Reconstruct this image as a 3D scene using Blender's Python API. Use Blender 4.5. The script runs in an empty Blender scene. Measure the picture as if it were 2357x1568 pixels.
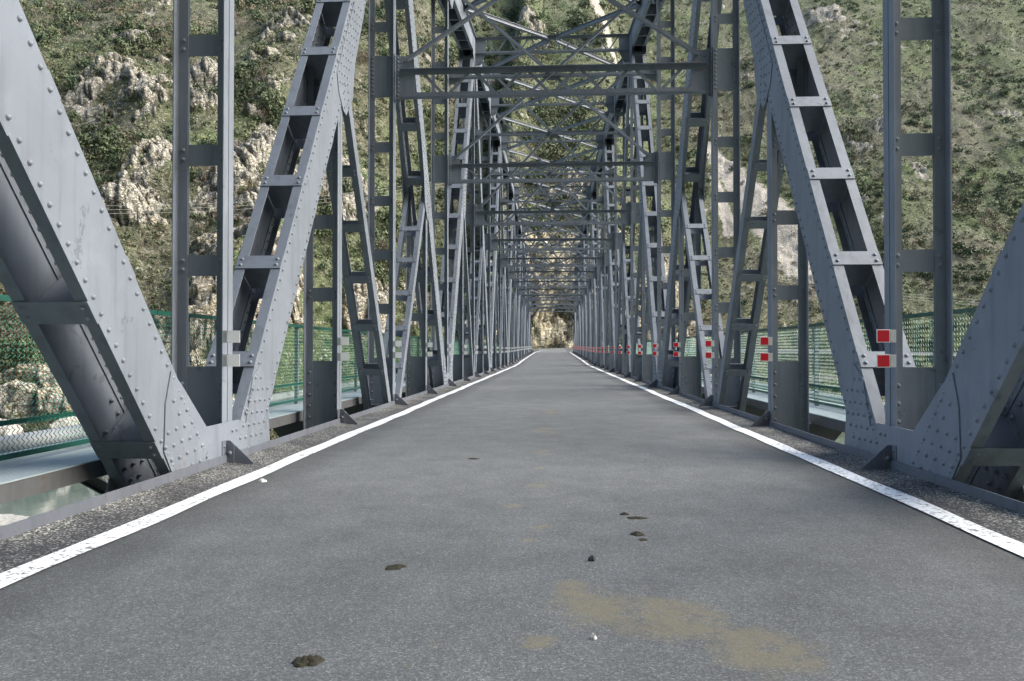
import bpy, math, random
import numpy as np
from mathutils import Vector, Matrix
random.seed(7)
rad = math.radians
scene = bpy.context.scene
COL = scene.collection

# ---------------------------------------------------------------- camera, sky, sun, exposure
H = 1.18
cam_d = bpy.data.cameras.new("camera")
cam_d.sensor_width = 36.0
cam_d.lens = 36.0 * 1688.0 / 2357.0
cam_d.clip_start = 0.05
cam_d.clip_end = 6000
cam = bpy.data.objects.new("camera", cam_d)
COL.objects.link(cam)
cam.location = (0.02, -7.54, H)
cam.rotation_euler = (rad(90 + 0.747), 0, rad(3.17))
scene.camera = cam

SUN_EL, SUN_AZ = 38, 92          # azimuth clockwise from +y (down the bridge)
world = bpy.data.worlds.new("World")
scene.world = world
world.use_nodes = True
wn = world.node_tree
bg = wn.nodes["Background"]
sky = wn.nodes.new("ShaderNodeTexSky")
sky.sky_type = 'NISHITA'
sky.sun_disc = False
sky.sun_elevation = rad(SUN_EL)
sky.sun_rotation = rad(SUN_AZ)
sky.air_density = 1.0
sky.dust_density = 3.0
sky.ozone_density = 1.0
wn.links.new(sky.outputs[0], bg.inputs[0])
bg.inputs[1].default_value = 0.15
sun_d = bpy.data.lights.new("sun", 'SUN')
sun_d.energy = 2.1
sun_d.angle = rad(58)
sun_d.color = (1.0, 0.95, 0.86)
sun = bpy.data.objects.new("sun", sun_d)
COL.objects.link(sun)
sd = Vector((math.cos(rad(SUN_EL)) * math.sin(rad(SUN_AZ)), math.cos(rad(SUN_EL)) * math.cos(rad(SUN_AZ)), math.sin(rad(SUN_EL))))
sun.rotation_euler = sd.to_track_quat('Z', 'Y').to_euler()
sun.location = (60, -40, 120)
scene.view_settings.view_transform = 'Standard'
scene.view_settings.look = 'None'
scene.view_settings.exposure = 1.58
scene.view_settings.gamma = 1.0
scene.cycles.diffuse_bounces = 2
scene.cycles.max_bounces = 5

# ---------------------------------------------------------------- material helpers
class NT:
    def __init__(self, name):
        self.m = bpy.data.materials.new(name)
        self.m.use_nodes = True
        self.t = self.m.node_tree
        self.b = self.t.nodes["Principled BSDF"]
        self.geo = self.t.nodes.new("ShaderNodeNewGeometry")
        self.tc = self.t.nodes.new("ShaderNodeTexCoord")
        self.pos = self.geo.outputs["Position"]
    def n(self, typ, **kw):
        nd = self.t.nodes.new(typ)
        for k, v in kw.items():
            setattr(nd, k, v)
        return nd
    def link(self, a, b):
        self.t.links.new(a, b)
    def _in(self, sock, v):
        if v is None: return
        if hasattr(v, "is_output"): self.link(v, sock)
        else: sock.default_value = v
    def mapping(self, vec, scale=(1, 1, 1), rot=(0, 0, 0)):
        m = self.n("ShaderNodeMapping")
        self.link(vec, m.inputs[0])
        m.inputs["Scale"].default_value = scale
        m.inputs["Rotation"].default_value = rot
        return m.outputs[0]
    def noise(self, scale, detail=4, rough=0.55, vec=None, dist=0.0):
        nd = self.n("ShaderNodeTexNoise")
        self.link(vec if vec is not None else self.pos, nd.inputs["Vector"])
        nd.inputs["Scale"].default_value = scale
        nd.inputs["Detail"].default_value = detail
        nd.inputs["Roughness"].default_value = rough
        nd.inputs["Distortion"].default_value = dist
        return nd.outputs["Fac"]
    def voronoi(self, scale, feature='F1', vec=None, out="Distance", rnd=1.0):
        nd = self.n("ShaderNodeTexVoronoi")
        nd.feature = feature
        self.link(vec if vec is not None else self.pos, nd.inputs["Vector"])
        nd.inputs["Scale"].default_value = scale
        nd.inputs["Randomness"].default_value = rnd
        return nd.outputs[out]
    def ramp(self, fac, stops, interp='LINEAR'):
        nd = self.n("ShaderNodeValToRGB")
        self.link(fac, nd.inputs[0])
        cr = nd.color_ramp
        cr.interpolation = interp
        while len(cr.elements) < len(stops): cr.elements.new(0.5)
        for e, (p, c) in zip(cr.elements, stops):
            e.position = p
            e.color = (c, c, c, 1) if isinstance(c, (int, float)) else (*c, 1)
        return nd.outputs[0]
    def mix(self, f, a, b, mode='MIX'):
        nd = self.n("ShaderNodeMix")
        nd.data_type = 'RGBA'
        nd.blend_type = mode
        self._in(nd.inputs[0], f)
        for s, v in ((nd.inputs[6], a), (nd.inputs[7], b)):
            if isinstance(v, tuple): s.default_value = (*v, 1) if len(v) == 3 else v
            else: self._in(s, v)
        return nd.outputs[2]
    def math(self, op, a, b=None, c=None, clamp=False):
        nd = self.n("ShaderNodeMath")
        nd.operation = op
        nd.use_clamp = clamp
        self._in(nd.inputs[0], a)
        self._in(nd.inputs[1], b)
        if c is not None: self._in(nd.inputs[2], c)
        return nd.outputs[0]
    def sep(self, vec=None):
        nd = self.n("ShaderNodeSeparateXYZ")
        self.link(vec if vec is not None else self.pos, nd.inputs[0])
        return nd.outputs
    def bump(self, height, strength=0.3, dist=0.02, normal=None):
        nd = self.n("ShaderNodeBump")
        nd.inputs["Strength"].default_value = strength
        nd.inputs["Distance"].default_value = dist
        self.link(height, nd.inputs["Height"])
        if normal is not None: self.link(normal, nd.inputs["Normal"])
        return nd.outputs[0]
    def out(self, color=None, rough=None, normal=None, metallic=None, spec=None):
        self._set("Base Color", color); self._set("Roughness", rough)
        self._set("Normal", normal); self._set("Metallic", metallic); self._set("Specular IOR Level", spec)
        return self.m
    def _set(self, k, v):
        if v is None: return
        if isinstance(v, tuple): self.b.inputs[k].default_value = (*v, 1)
        elif hasattr(v, "is_output"): self.link(v, self.b.inputs[k])
        else: self.b.inputs[k].default_value = v

def paint_mat(name, base, rust=0.6):
    t = NT(name)
    big = t.noise(0.9, 3)
    fine = t.noise(14, 4)
    c = t.mix(t.ramp(big, [(0.3, 0.0), (0.7, 1.0)]), tuple(v * 0.86 for v in base), tuple(v * 1.12 for v in base))
    streak = t.noise(1.0, 4, vec=t.mapping(t.pos, (9, 9, 0.8)))
    c = t.mix(t.ramp(streak, [(0.50, 0.0), (0.72, 0.5)]), c, tuple(v * 0.58 for v in base))
    blot = t.noise(2.6, 6, 0.65)
    c = t.mix(t.ramp(blot, [(0.55, 0.0), (0.70, 0.28)]), c, (base[0] * 1.35, base[1] * 1.35, base[2] * 1.32))
    rs0 = t.ramp(t.noise(7.0, 9, 0.8, vec=t.mapping(t.pos, (1, 1, 0.35))), [(0.66, 0.0), (0.70, 0.55)])
    c = t.mix(rs0, c, (0.12, 0.075, 0.045))
    chips = t.noise(3.0, 8, 0.72, dist=0.5)
    chipm = t.ramp(chips, [(0.625, 0.0), (0.635, 1.0)])
    c = t.mix(t.math('MULTIPLY', chipm, 0.55), c, tuple(v * 0.5 for v in base))
    z = t.sep()[2]
    low = t.math('MULTIPLY', t.ramp(t.math('MULTIPLY_ADD', z, 0.5, 0.5), [(0.4, 1.0), (0.72, 0.25), (1.0, 0.1)]), rust)
    rn = t.ramp(t.noise(5.0, 8, 0.7), [(0.60, 0.0), (0.68, 1.0)])
    c = t.mix(t.math('MULTIPLY', rn, low), c, (0.11, 0.055, 0.025))
    r = t.math('MULTIPLY_ADD', fine, 0.22, 0.42)
    n = t.bump(t.math('ADD', t.math('MULTIPLY', t.noise(6, 2), 1.0), t.math('MULTIPLY', chipm, -0.12)), 0.22, 0.02)
    return t.out(c, r, n, spec=0.4, metallic=0.08)

M = {}
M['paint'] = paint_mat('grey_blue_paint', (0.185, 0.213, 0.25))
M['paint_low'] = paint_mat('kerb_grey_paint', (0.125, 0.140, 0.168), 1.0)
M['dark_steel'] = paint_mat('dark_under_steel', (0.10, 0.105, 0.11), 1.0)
def simple(name, col, rough=0.6, var=0.15, scale=6, bump=0.0, spec=None, metallic=None):
    t = NT(name)
    c = t.mix(t.noise(scale, 5), tuple(v * (1 - var) for v in col), tuple(v * (1 + var) for v in col))
    n = t.bump(t.noise(scale * 3, 4), bump, 0.01) if bump else None
    return t.out(c, rough, n, spec=spec, metallic=metallic)
M['green'] = simple('green_fence_paint', (0.006, 0.065, 0.048), 0.45, 0.35, 9)
M['wire'] = simple('green_coated_wire', (0.012, 0.15, 0.10), 0.4, 0.3, 9)
M['pipe'] = simple('pale_grey_pipe', (0.40, 0.43, 0.44), 0.45, 0.15, 4)
M['checker'] = None
t = NT('checker_plate')
chk = t.voronoi(28, vec=t.mapping(t.pos, (1, 1, 1), (0, 0, 0.78)), rnd=0.0)
M['checker'] = t.out(t.mix(t.noise(2.5, 6), (0.20, 0.26, 0.28), (0.36, 0.43, 0.46)), 0.45, t.bump(chk, 0.6, 0.004))
M['white_ref'] = simple('white_reflective_sheet', (0.88, 0.90, 0.89), 0.35, 0.04)
M['red_ref'] = simple('red_reflective_sheet', (0.50, 0.010, 0.022), 0.35, 0.12)
M['white_border'] = simple('white_border_paint', (0.88, 0.88, 0.88), 0.4, 0.03)
M['galv'] = simple('galvanised_bracket', (0.55, 0.58, 0.58), 0.4, 0.1, metallic=0.3)
M['dung'] = simple('dark_green_dung', (0.024, 0.023, 0.008), 0.75, 0.7, 60, 0.6)
M['black_stone'] = simple('dark_stone', (0.015, 0.016, 0.02), 0.6, 0.4, 30, 0.4)
M['white_stone'] = simple('white_pebble', (0.6, 0.6, 0.58), 0.7, 0.1, 30, 0.2)
M['sign_back'] = simple('sign_back', (0.02, 0.02, 0.022), 0.5, 0.1)
M['sign_pole'] = simple('sign_pole_paint', (0.16, 0.07, 0.055), 0.5, 0.3, 5)
M['cable'] = simple('cable', (0.45, 0.46, 0.44), 0.5, 0.1)
M['concrete'] = simple('abutment_concrete', (0.30, 0.29, 0.26), 0.9, 0.25, 1.5, 0.4)

# asphalt
t = NT('asphalt')
agg = t.voronoi(135, out="Color")
aggv = t.n("ShaderNodeSeparateColor"); t.link(agg, aggv.inputs[0])
ag = t.ramp(aggv.outputs[0], [(0.0, (0.055, 0.060, 0.062)), (0.5, (0.098, 0.107, 0.108)), (0.86, (0.15, 0.162, 0.163)), (0.985, (0.26, 0.275, 0.275))])
agn = t.noise(190, 2, 0.6)
x, y, z = t.sep()
lane = t.noise(0.6, 4, vec=t.mapping(t.pos, (1.3, 0.10, 1)))
c = t.mix(0.34, ag, t.ramp(agn, [(0.3, (0.058, 0.064, 0.064)), (0.7, (0.18, 0.195, 0.195))]))
c = t.mix(1.0, c, t.ramp(lane, [(0.3, (0.95, 0.955, 0.965)), (0.7, (1.07, 1.07, 1.07))]), 'MULTIPLY')
c = t.mix(1.0, c, t.ramp(t.noise(2.2, 6, 0.65), [(0.35, (0.84, 0.84, 0.85)), (0.65, (1.10, 1.10, 1.10))]), 'MULTIPLY')
# smoother darker band beside each white line
ax = t.math('ABSOLUTE', x)
edge = t.ramp(t.math('DIVIDE', ax, 4.0), [(0.54, 1.0), (0.62, 0.72), (0.69, 0.62)])
c = t.mix(1.0, c, edge, 'MULTIPLY')
# dried mud / dung splashes down the middle
def blob(cx, cy, sx, sy):
    dx = t.math('DIVIDE', t.math('SUBTRACT', x, cx), sx)
    dy = t.math('DIVIDE', t.math('SUBTRACT', y, cy), sy)
    d = t.math('ADD', t.math('MULTIPLY', dx, dx), t.math('MULTIPLY', dy, dy))
    return t.math('SUBTRACT', 1.0, d, clamp=True)
st = None
for b in ((0.52, -4.25, 0.42, 0.42), (0.20, -4.12, 0.30, 0.40), (0.12, -3.9, 0.16, 0.22), (0.85, -4.6, 0.35, 0.35), (-0.05, -4.55, 0.14, 0.12), (-0.06, -2.62, 0.16, 0.13), (-0.13, -2.97, 0.12, 0.1),
          (-0.28, -1.98, 0.16, 0.16), (-0.12, -1.15, 0.20, 0.22), (-0.10, 0.95, 0.22, 0.35), (-0.1, -0.2, 0.15, 0.2), (-0.1, 3.2, 0.3, 0.9), (0.0, 6.5, 0.3, 1.2)):
    v = blob(*b)
    if b[1] > -3.5: v = t.math('MULTIPLY', v, 0.72)
    st = v if st is None else t.math('MAXIMUM', st, v)
stn = t.noise(6, 9, 0.78)
stm = t.ramp(t.math('MULTIPLY', t.math('POWER', st, 0.5), stn), [(0.34, 0.0), (0.50, 0.68)])
spl = t.voronoi(5.5)
splm = t.math('MULTIPLY', t.ramp(spl, [(0.08, 0.40), (0.16, 0.0)]), t.ramp(t.math('ABSOLUTE', t.math('SUBTRACT', x, 0.15)), [(0.3, 1.0), (1.0, 0.15)]))
splm = t.math('MULTIPLY', splm, t.ramp(t.noise(1.1, 3), [(0.44, 0.0), (0.52, 1.0)]))
c = t.mix(t.math('MAXIMUM', stm, splm), c, (0.185, 0.165, 0.105))
hb = t.math('ADD', t.math('MULTIPLY', aggv.outputs[0], 0.6), agn)
M['asphalt'] = t.out(c, 0.82, t.bump(hb, 0.55, 0.006), spec=0.4)
M['asphalt'].node_tree  # keep

# gravel verge
t = NT('gravel_verge')
gv = t.n("ShaderNodeSeparateColor"); t.link(t.voronoi(88, out="Color"), gv.inputs[0])
c = t.ramp(gv.outputs[1], [(0.0, (0.022, 0.025, 0.025)), (0.5, (0.075, 0.082, 0.082)), (0.8, (0.19, 0.20, 0.195)), (0.95, (0.50, 0.50, 0.47))])
x, y, z = t.sep()
patch = t.ramp(t.noise(1.6, 5), [(0.40, 0.0), (0.58, 1.0)])
near = t.ramp(t.math('DIVIDE', t.math('ABSOLUTE', x), 4.0), [(0.70, 0.15), (0.82, 1.0)])
c2 = t.mix(t.math('MULTIPLY', patch, near), t.mix(1.0, c, (0.42, 0.42, 0.45), 'MULTIPLY'), t.mix(1.0, c, (1.12, 1.11, 1.07), 'MULTIPLY'))
M['gravel'] = t.out(c2, 0.9, t.bump(gv.outputs[1], 1.0, 0.02))

# road paint, worn
t = NT('worn_road_paint')
w = t.math('ADD', t.noise(28, 6, 0.75), t.math('MULTIPLY', t.noise(2.5, 3), 0.25))
wear = t.ramp(w, [(0.675, 0.0), (0.70, 0.9)])
M['roadpaint'] = t.out(t.mix(wear, t.mix(t.noise(4, 4), (0.66, 0.70, 0.72), (0.80, 0.84, 0.85)), (0.07, 0.07, 0.072)), 0.7, t.bump(t.noise(120, 2), 0.4, 0.004))

# water
t = NT('river_water')
n1 = t.noise(0.9, 4, vec=t.mapping(t.pos, (1, 0.4, 1)))
M['water'] = t.out(t.mix(t.noise(0.08, 3), (0.085, 0.12, 0.105), (0.12, 0.155, 0.14)), 0.12, t.bump(n1, 0.35, 0.08))

# hillside
t = NT('hillside_ground')
at = t.n("ShaderNodeAttribute"); at.attribute_name = "ground_mask"
mk = t.n("ShaderNodeSeparateColor"); t.link(at.outputs["Color"], mk.inputs[0])
rock_a, scree_a, dry_a = mk.outputs[0], mk.outputs[1], mk.outputs[2]
g1 = t.noise(0.10, 5, 0.6)
g2 = t.noise(0.9, 6, 0.7)
g3 = t.noise(5.0, 4, 0.7)
grass = t.ramp(g2, [(0.34, (0.040, 0.056, 0.026)), (0.45, (0.078, 0.102, 0.040)), (0.54, (0.122, 0.144, 0.060)), (0.66, (0.20, 0.205, 0.115))])
dry = t.ramp(g2, [(0.30, (0.06, 0.058, 0.038)), (0.5, (0.125, 0.115, 0.078)), (0.7, (0.21, 0.185, 0.135))])
gr = t.mix(t.math('ADD', t.math('MULTIPLY', dry_a, 0.9), t.ramp(g1, [(0.42, 0.0), (0.62, 0.6)]), clamp=True), grass, dry)
gr = t.mix(0.10, gr, (0.12, 0.12, 0.10))
gr = t.mix(1.0, gr, t.ramp(g3, [(0.36, (0.60, 0.66, 0.66)), (0.5, (0.98, 1.06, 1.05)), (0.66, (1.42, 1.5, 1.5))]), 'MULTIPLY')
# limestone
sv = t.mapping(t.pos, (1.0, 1.0, 1.8), (0.35, 0.5, 0))
wob = t.n("ShaderNodeTexNoise"); t.link(sv, wob.inputs["Vector"]); wob.inputs["Scale"].default_value = 0.9; wob.inputs["Detail"].default_value = 4
vm = t.n("ShaderNodeVectorMath"); vm.operation = 'MULTIPLY_ADD'
t.link(wob.outputs["Color"], vm.inputs[0]); vm.inputs[1].default_value = (1.6, 1.6, 1.6); t.link(sv, vm.inputs[2])
cr1 = t.voronoi(0.42, 'DISTANCE_TO_EDGE', vm.outputs[0])
cr2 = t.voronoi(1.5, 'DISTANCE_TO_EDGE', vm.outputs[0])
r1 = t.noise(0.35, 5)
rc = t.ramp(t.noise(1.6, 6, 0.7), [(0.32, (0.17, 0.165, 0.14)), (0.48, (0.36, 0.345, 0.30)), (0.64, (0.52, 0.505, 0.45))])
x, y, z = t.sep()
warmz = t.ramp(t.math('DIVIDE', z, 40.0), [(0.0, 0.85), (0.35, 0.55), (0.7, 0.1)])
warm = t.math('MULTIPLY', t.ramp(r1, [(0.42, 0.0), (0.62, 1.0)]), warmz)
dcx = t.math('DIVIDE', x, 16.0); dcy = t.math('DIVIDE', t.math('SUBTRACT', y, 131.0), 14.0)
gold_lit = t.math('SUBTRACT', 1.15, t.math('ADD', t.math('MULTIPLY', dcx, dcx), t.math('MULTIPLY', dcy, dcy)), clamp=True)
rc = t.mix(t.math('MULTIPLY', gold_lit, 0.75), rc, t.ramp(t.noise(1.3, 6, 0.7), [(0.34, (0.34, 0.25, 0.13)), (0.46, (0.70, 0.62, 0.42)), (0.6, (0.90, 0.86, 0.70))]))  # warmer limestone, also painted brighter in place of sunlight on the cliff
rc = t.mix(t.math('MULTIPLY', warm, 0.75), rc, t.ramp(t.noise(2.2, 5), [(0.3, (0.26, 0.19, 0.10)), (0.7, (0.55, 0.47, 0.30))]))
crk = t.math('MULTIPLY', t.ramp(cr1, [(0.0, 0.30), (0.07, 1.0)]), t.ramp(cr2, [(0.0, 0.45), (0.09, 1.0)]))
rc = t.mix(t.math('SUBTRACT', 1.0, crk), rc, (0.045, 0.045, 0.03))
lich = t.ramp(t.noise(0.8, 6, 0.7), [(0.54, 0.0), (0.64, 0.75)])
rc = t.mix(lich, rc, t.mix(g2, (0.05, 0.065, 0.02), (0.15, 0.16, 0.05)))
rf = t.math('ADD', rock_a, t.math('MULTIPLY', t.math('SUBTRACT', t.noise(0.9, 7, 0.72), 0.5), 1.5))
rf = t.ramp(rf, [(0.47, 0.0), (0.56, 1.0)])
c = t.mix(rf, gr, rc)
# loose pale stones through the grass
stn = t.math('MULTIPLY', t.ramp(t.noise(1.9, 5, 0.65, vec=t.mapping(t.pos, (1, 1, 0.7), (0, 0.5, 0))), [(0.58, 0.0), (0.62, 1.0)]), t.ramp(t.noise(0.11, 5, 0.65), [(0.44, 0.0), (0.54, 1.0)]))
c = t.mix(t.math('MULTIPLY', stn, 0.9), c, (0.38, 0.37, 0.33))
sc = t.ramp(t.math('ADD', scree_a, t.math('MULTIPLY', t.math('SUBTRACT', t.noise(0.6, 6, 0.7), 0.5), 1.0)), [(0.45, 0.0), (0.60, 1.0)])
c = t.mix(sc, c, t.ramp(t.noise(3.0, 5, 0.7), [(0.3, (0.33, 0.305, 0.26)), (0.7, (0.56, 0.53, 0.47))]))
hgt = t.math('ADD', t.math('MULTIPLY', crk, 0.8), t.math('MULTIPLY', t.noise(1.4, 6, 0.6), 1.1))
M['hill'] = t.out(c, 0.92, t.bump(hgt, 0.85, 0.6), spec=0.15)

def leaf_mat(name, a, b):
    t = NT(name)
    oi = t.n("ShaderNodeObjectInfo")
    rnd = t.geo.outputs["Random Per Island"]
    c = t.mix(rnd, a, b)
    c = t.mix(t.math('MULTIPLY', oi.outputs["Random"], 0.25), c, (0.12, 0.11, 0.06))
    m = t.out(c, 0.75, spec=0.2)
    return m
M['leaf_dark'] = leaf_mat('dark_evergreen_leaves', (0.036, 0.060, 0.036), (0.085, 0.12, 0.064))
M['leaf_olive'] = leaf_mat('olive_scrub_leaves', (0.072, 0.098, 0.056), (0.145, 0.175, 0.100))
M['leaf_brown'] = leaf_mat('brown_dry_twigs', (0.10, 0.086, 0.066), (0.23, 0.195, 0.15))
M['leaf_yellow'] = leaf_mat('yellow_green_leaves', (0.13, 0.15, 0.03), (0.26, 0.28, 0.05))
M['leaf_tuft'] = leaf_mat('pale_grass_blades', (0.12, 0.138, 0.086), (0.215, 0.225, 0.145))
M['bark'] = simple('grey_bark', (0.20, 0.17, 0.13), 0.9, 0.3, 3)

# ---------------------------------------------------------------- mesh builder
X_, Y_, Z_ = np.eye(3)
ang8 = np.arange(8) * math.pi / 4
class MB:
    def __init__(self):
        self.v = []; self.f = []; self.s = []; self.nv = 0
    def add(self, verts, faces, smooth=False):
        self.v.extend(verts)
        o = self.nv
        self.f.extend([tuple(i + o for i in fc) for fc in faces])
        self.s.extend([smooth] * len(faces))
        self.nv += len(verts)
    def box(self, x0, x1, y0, y1, z0, z1, fr=None):
        if x0 > x1: x0, x1 = x1, x0
        if y0 > y1: y0, y1 = y1, y0
        if z0 > z1: z0, z1 = z1, z0
        c = [(x0, y0, z0), (x1, y0, z0), (x1, y1, z0), (x0, y1, z0), (x0, y0, z1), (x1, y0, z1), (x1, y1, z1), (x0, y1, z1)]
        if fr is not None:
            o, ex, ey, ez = fr
            c = [tuple(o + p[0] * ex + p[1] * ey + p[2] * ez) for p in c]
        fl = [(0, 3, 2, 1), (4, 5, 6, 7), (0, 1, 5, 4), (1, 2, 6, 5), (2, 3, 7, 6), (3, 0, 4, 7)]
        if fr is not None and np.dot(np.cross(fr[1], fr[2]), fr[3]) < 0:
            fl = [tuple(reversed(q)) for q in fl]
        self.add(c, fl)
    def prism(self, pts, axis, d0, d1):
        """polygon pts in the plane across axis ('x' -> (y,z), 'y' -> (x,z), 'z' -> (x,y)), extruded d0..d1"""
        n = len(pts)
        def mk(p, d):
            return (d, p[0], p[1]) if axis == 'x' else ((p[0], d, p[1]) if axis == 'y' else (p[0], p[1], d))
        v = [mk(p, d0) for p in pts] + [mk(p, d1) for p in pts]
        area = sum(pts[i][0] * pts[(i + 1) % n][1] - pts[(i + 1) % n][0] * pts[i][1] for i in range(n))
        f = [tuple(range(n)), tuple(range(2 * n - 1, n - 1, -1))] + [(i + n, (i + 1) % n + n, (i + 1) % n, i) for i in range(n)]
        flip = (area > 0) ^ (d1 < d0) ^ (axis == 'y')
        if flip: f = [tuple(reversed(q)) for q in f]
        self.add(v, f)
    def bar(self, p, q, w, t_, up=(0, 0, 1)):
        """rectangular bar from p to q; w across 'side', t_ along 'up'-ish"""
        p = np.array(p, float); q = np.array(q, float)
        e = q - p; L = np.linalg.norm(e); e /= L
        u = np.array(up, float); s = np.cross(e, u); s /= np.linalg.norm(s); u = np.cross(s, e)
        self.box(0, L, -w / 2, w / 2, -t_ / 2, t_ / 2, (p, e, s, u))
    def angle(self, p, q, leg, th, up=(0, 0, 1), sx=1, su=1):
        p = np.array(p, float); q = np.array(q, float)
        e = q - p; L = np.linalg.norm(e); e /= L
        u = np.array(up, float); s = np.cross(e, u); s /= np.linalg.norm(s); u = np.cross(s, e)
        fr = (p, e, s * sx, u * su)
        self.box(0, L, 0, leg, 0, th, fr); self.box(0, L, 0, th, th, leg, fr)
    def tube(self, p, q, r, n=6, r2=None):
        p = np.array(p, float); q = np.array(q, float); r2 = r if r2 is None else r2
        e = q - p; e /= np.linalg.norm(e)
        a = np.cross(e, (0, 0, 1) if abs(e[2]) < 0.9 else (1, 0, 0)); a /= np.linalg.norm(a); b = np.cross(e, a)
        v = []
        for c_, rr in ((p, r), (q, r2)):
            for k in range(n):
                an = 2 * math.pi * k / n
                v.append(tuple(c_ + rr * (math.cos(an) * a + math.sin(an) * b)))
        self.add(v, [(i, (i + 1) % n, (i + 1) % n + n, i + n) for i in range(n)], True)
        self.add([v[i] for i in range(n)], [tuple(range(n - 1, -1, -1))]); self.add([v[i + n] for i in range(n)], [tuple(range(n))])
    def rivets(self, pts, nrm, r=0.022, h=0.019):
        nrm = np.array(nrm, float)
        a = np.cross(nrm, (0.3, 0.5, 0.8)); a /= np.linalg.norm(a); b = np.cross(nrm, a)
        ca, sa = np.cos(ang8), np.sin(ang8)
        ring = ca[:, None] * a + sa[:, None] * b
        base = np.vstack([ring * r, ring * r * 0.78 + nrm * h * 0.6, ring * r * 0.4 + nrm * h * 0.92, (nrm * h)[None]])
        fl = []
        for k in range(8):
            j = (k + 1) % 8
            fl += [(k, j, j + 8, k + 8), (k + 8, j + 8, j + 16, k + 16), (k + 16, j + 16, 24)]
        for p in pts:
            self.add([tuple(q) for q in base + np.array(p)], fl, True)
    def mesh(self, name, mat):
        me = bpy.data.meshes.new(name)
        me.from_pydata(self.v, [], self.f)
        me.polygons.foreach_set('use_smooth', self.s)
        me.materials.append(mat)
        me.update()
        return me
    def build(self, name, mat, parent=None):
        o = bpy.data.objects.new(name, self.mesh(name, mat))
        COL.objects.link(o)
        if parent is not None: o.parent = parent
        return o

def tag(o, label=None, cat=None, group=None, kind=None):
    if label: o['label'] = label
    if cat: o['category'] = cat
    if group: o['group'] = group
    if kind: o['kind'] = kind
    return o
def empty(name, loc=(0, 0, 0)):
    o = bpy.data.objects.new(name, None); COL.objects.link(o); o.location = loc
    return o
def link_copy(src_mesh, name, parent=None, loc=(0, 0, 0)):
    o = bpy.data.objects.new(name, src_mesh); COL.objects.link(o); o.location = loc
    if parent is not None: o.parent = parent
    return o

# ---------------------------------------------------------------- dimensions
P = 4.0
A = 3.33                       # inner face of the truss
HD = 0.285                     # half width of box members
HP = 0.270                     # half width of posts
XC = A + HD                    # truss plane
N0, N1 = -4, 28
ZT = {-2: 8.9, 0: 10.6, 2: 12.0, 4: 13.36, 6: 14.32, 8: 14.72, 10: 15.0, 12: 15.1}
for n in range(14, 27, 2): ZT[n] = ZT[24 - n]
for n in range(-1, 26, 2): ZT[n] = (ZT[n - 1] + ZT[n + 1]) / 2
PO = -0.11                     # posts and cross frames stand this far along from the panel line
ZB, YB = -0.73, -0.2           # lower panel point, set a little off the post line
TD = 0.61
def rise(y):                   # the carriageway climbs slightly to the far bank
    return 0.0 if y < 45 else (0.0125 * (y - 45) * min(1, (y - 45) / 14.0))
ORD = ['first', 'second', 'third', 'fourth', 'fifth', 'sixth', 'seventh', 'eighth', 'ninth', 'tenth', 'eleventh', 'twelfth', 'thirteenth', 'fourteenth', 'fifteenth', 'sixteenth', 'seventeenth',
       'eighteenth', 'nineteenth', 'twentieth', 'twenty-first', 'twenty-second', 'twenty-third', 'twenty-fourth', 'twenty-fifth', 'twenty-sixth', 'twenty-seventh', 'twenty-eighth', 'twenty-ninth']

bridge = empty('truss_bridge')
tag(bridge, 'long riveted steel truss bridge painted grey blue enclosing the single lane road', 'bridge')

RIV_FAR = 15
def near(n): return n <= RIV_FAR

# ---------------------------------------------------------------- box diagonals
def frame2(s, p0, p1):
    """s = -1 left truss, +1 right truss; p=(y,z). local: u along, x towards the road side (positive = road), w in plane upward"""
    p0 = np.array([s * XC, p0[0], p0[1]]); p1 = np.array([s * XC, p1[0], p1[1]])
    e = p1 - p0; L = float(np.linalg.norm(e)); e /= L
    ex = np.array([-s, 0, 0.0])
    w = np.cross(e, ex)
    if w[2] < 0: w = -w
    return (p0, e, ex, w), L

def diagonal(s, p0, p1, n, st0, pitch, gus=None):
    fr, L = frame2(s, p0, p1)
    o, e, ex, w = fr
    m = MB(); T = TD / 2
    for sx in (-1, 1):
        m.box(0, L, sx * (HD - 0.012), sx * HD, -T, T, fr)
        for sw in (-1, 1):
            m.box(0, L, sx * (HD - 0.012), sx * (HD - (0.122 if sw > 0 else 0.10)), sw * T, sw * (T - 0.012), fr)          # flange leg lies on the face
            m.box(0, L, sx * (HD - 0.0121), sx * (HD - 0.024), sw * (T - 0.0121), sw * (T - 0.12), fr)
    if near(n):
        rp = np.arange(0.15, L - 0.1, 0.15)
        for sw in (-1, 1):
            pts = [o + u * e + HD * ex + sw * (T - 0.065) * w for u in rp]
            m.rivets(pts, ex)
            if n <= 6:
                m.rivets([o + u * e + (-HD + 0.024) * ex + sw * (T - 0.065) * w for u in rp], ex)
    # stiffener diaphragms inside, one at each batten
    st = [u for u in np.arange(st0 - 3 * pitch, L - 0.2, pitch) if u > 0.45]
    for u in st:
        m.box(u - 0.04, u - 0.03, -(HD - 0.026), HD - 0.026, -(T - 0.13), T - 0.013, fr)
    d = m.build('diagonal', M['paint'], bridge)
    tag(d, 'boxed riveted diagonal with batten plates')
    for u in st:
        for sw in (1, -1):
            b = MB()
            b.box(u - 0.10, u + 0.10, -HD, HD, sw * (T + 0.0005), sw * (T + 0.0125), fr)
            if n <= RIV_FAR:
                pts = [o + uu * e + xx * ex + sw * (T + 0.0125) * w for uu in (u - 0.045, u + 0.045) for xx in (-HD + 0.06, HD - 0.06)]
                b.rivets(pts, w * sw, 0.023, 0.018)
            b.build('batten_plate', M['paint'], d)
    return d
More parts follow.
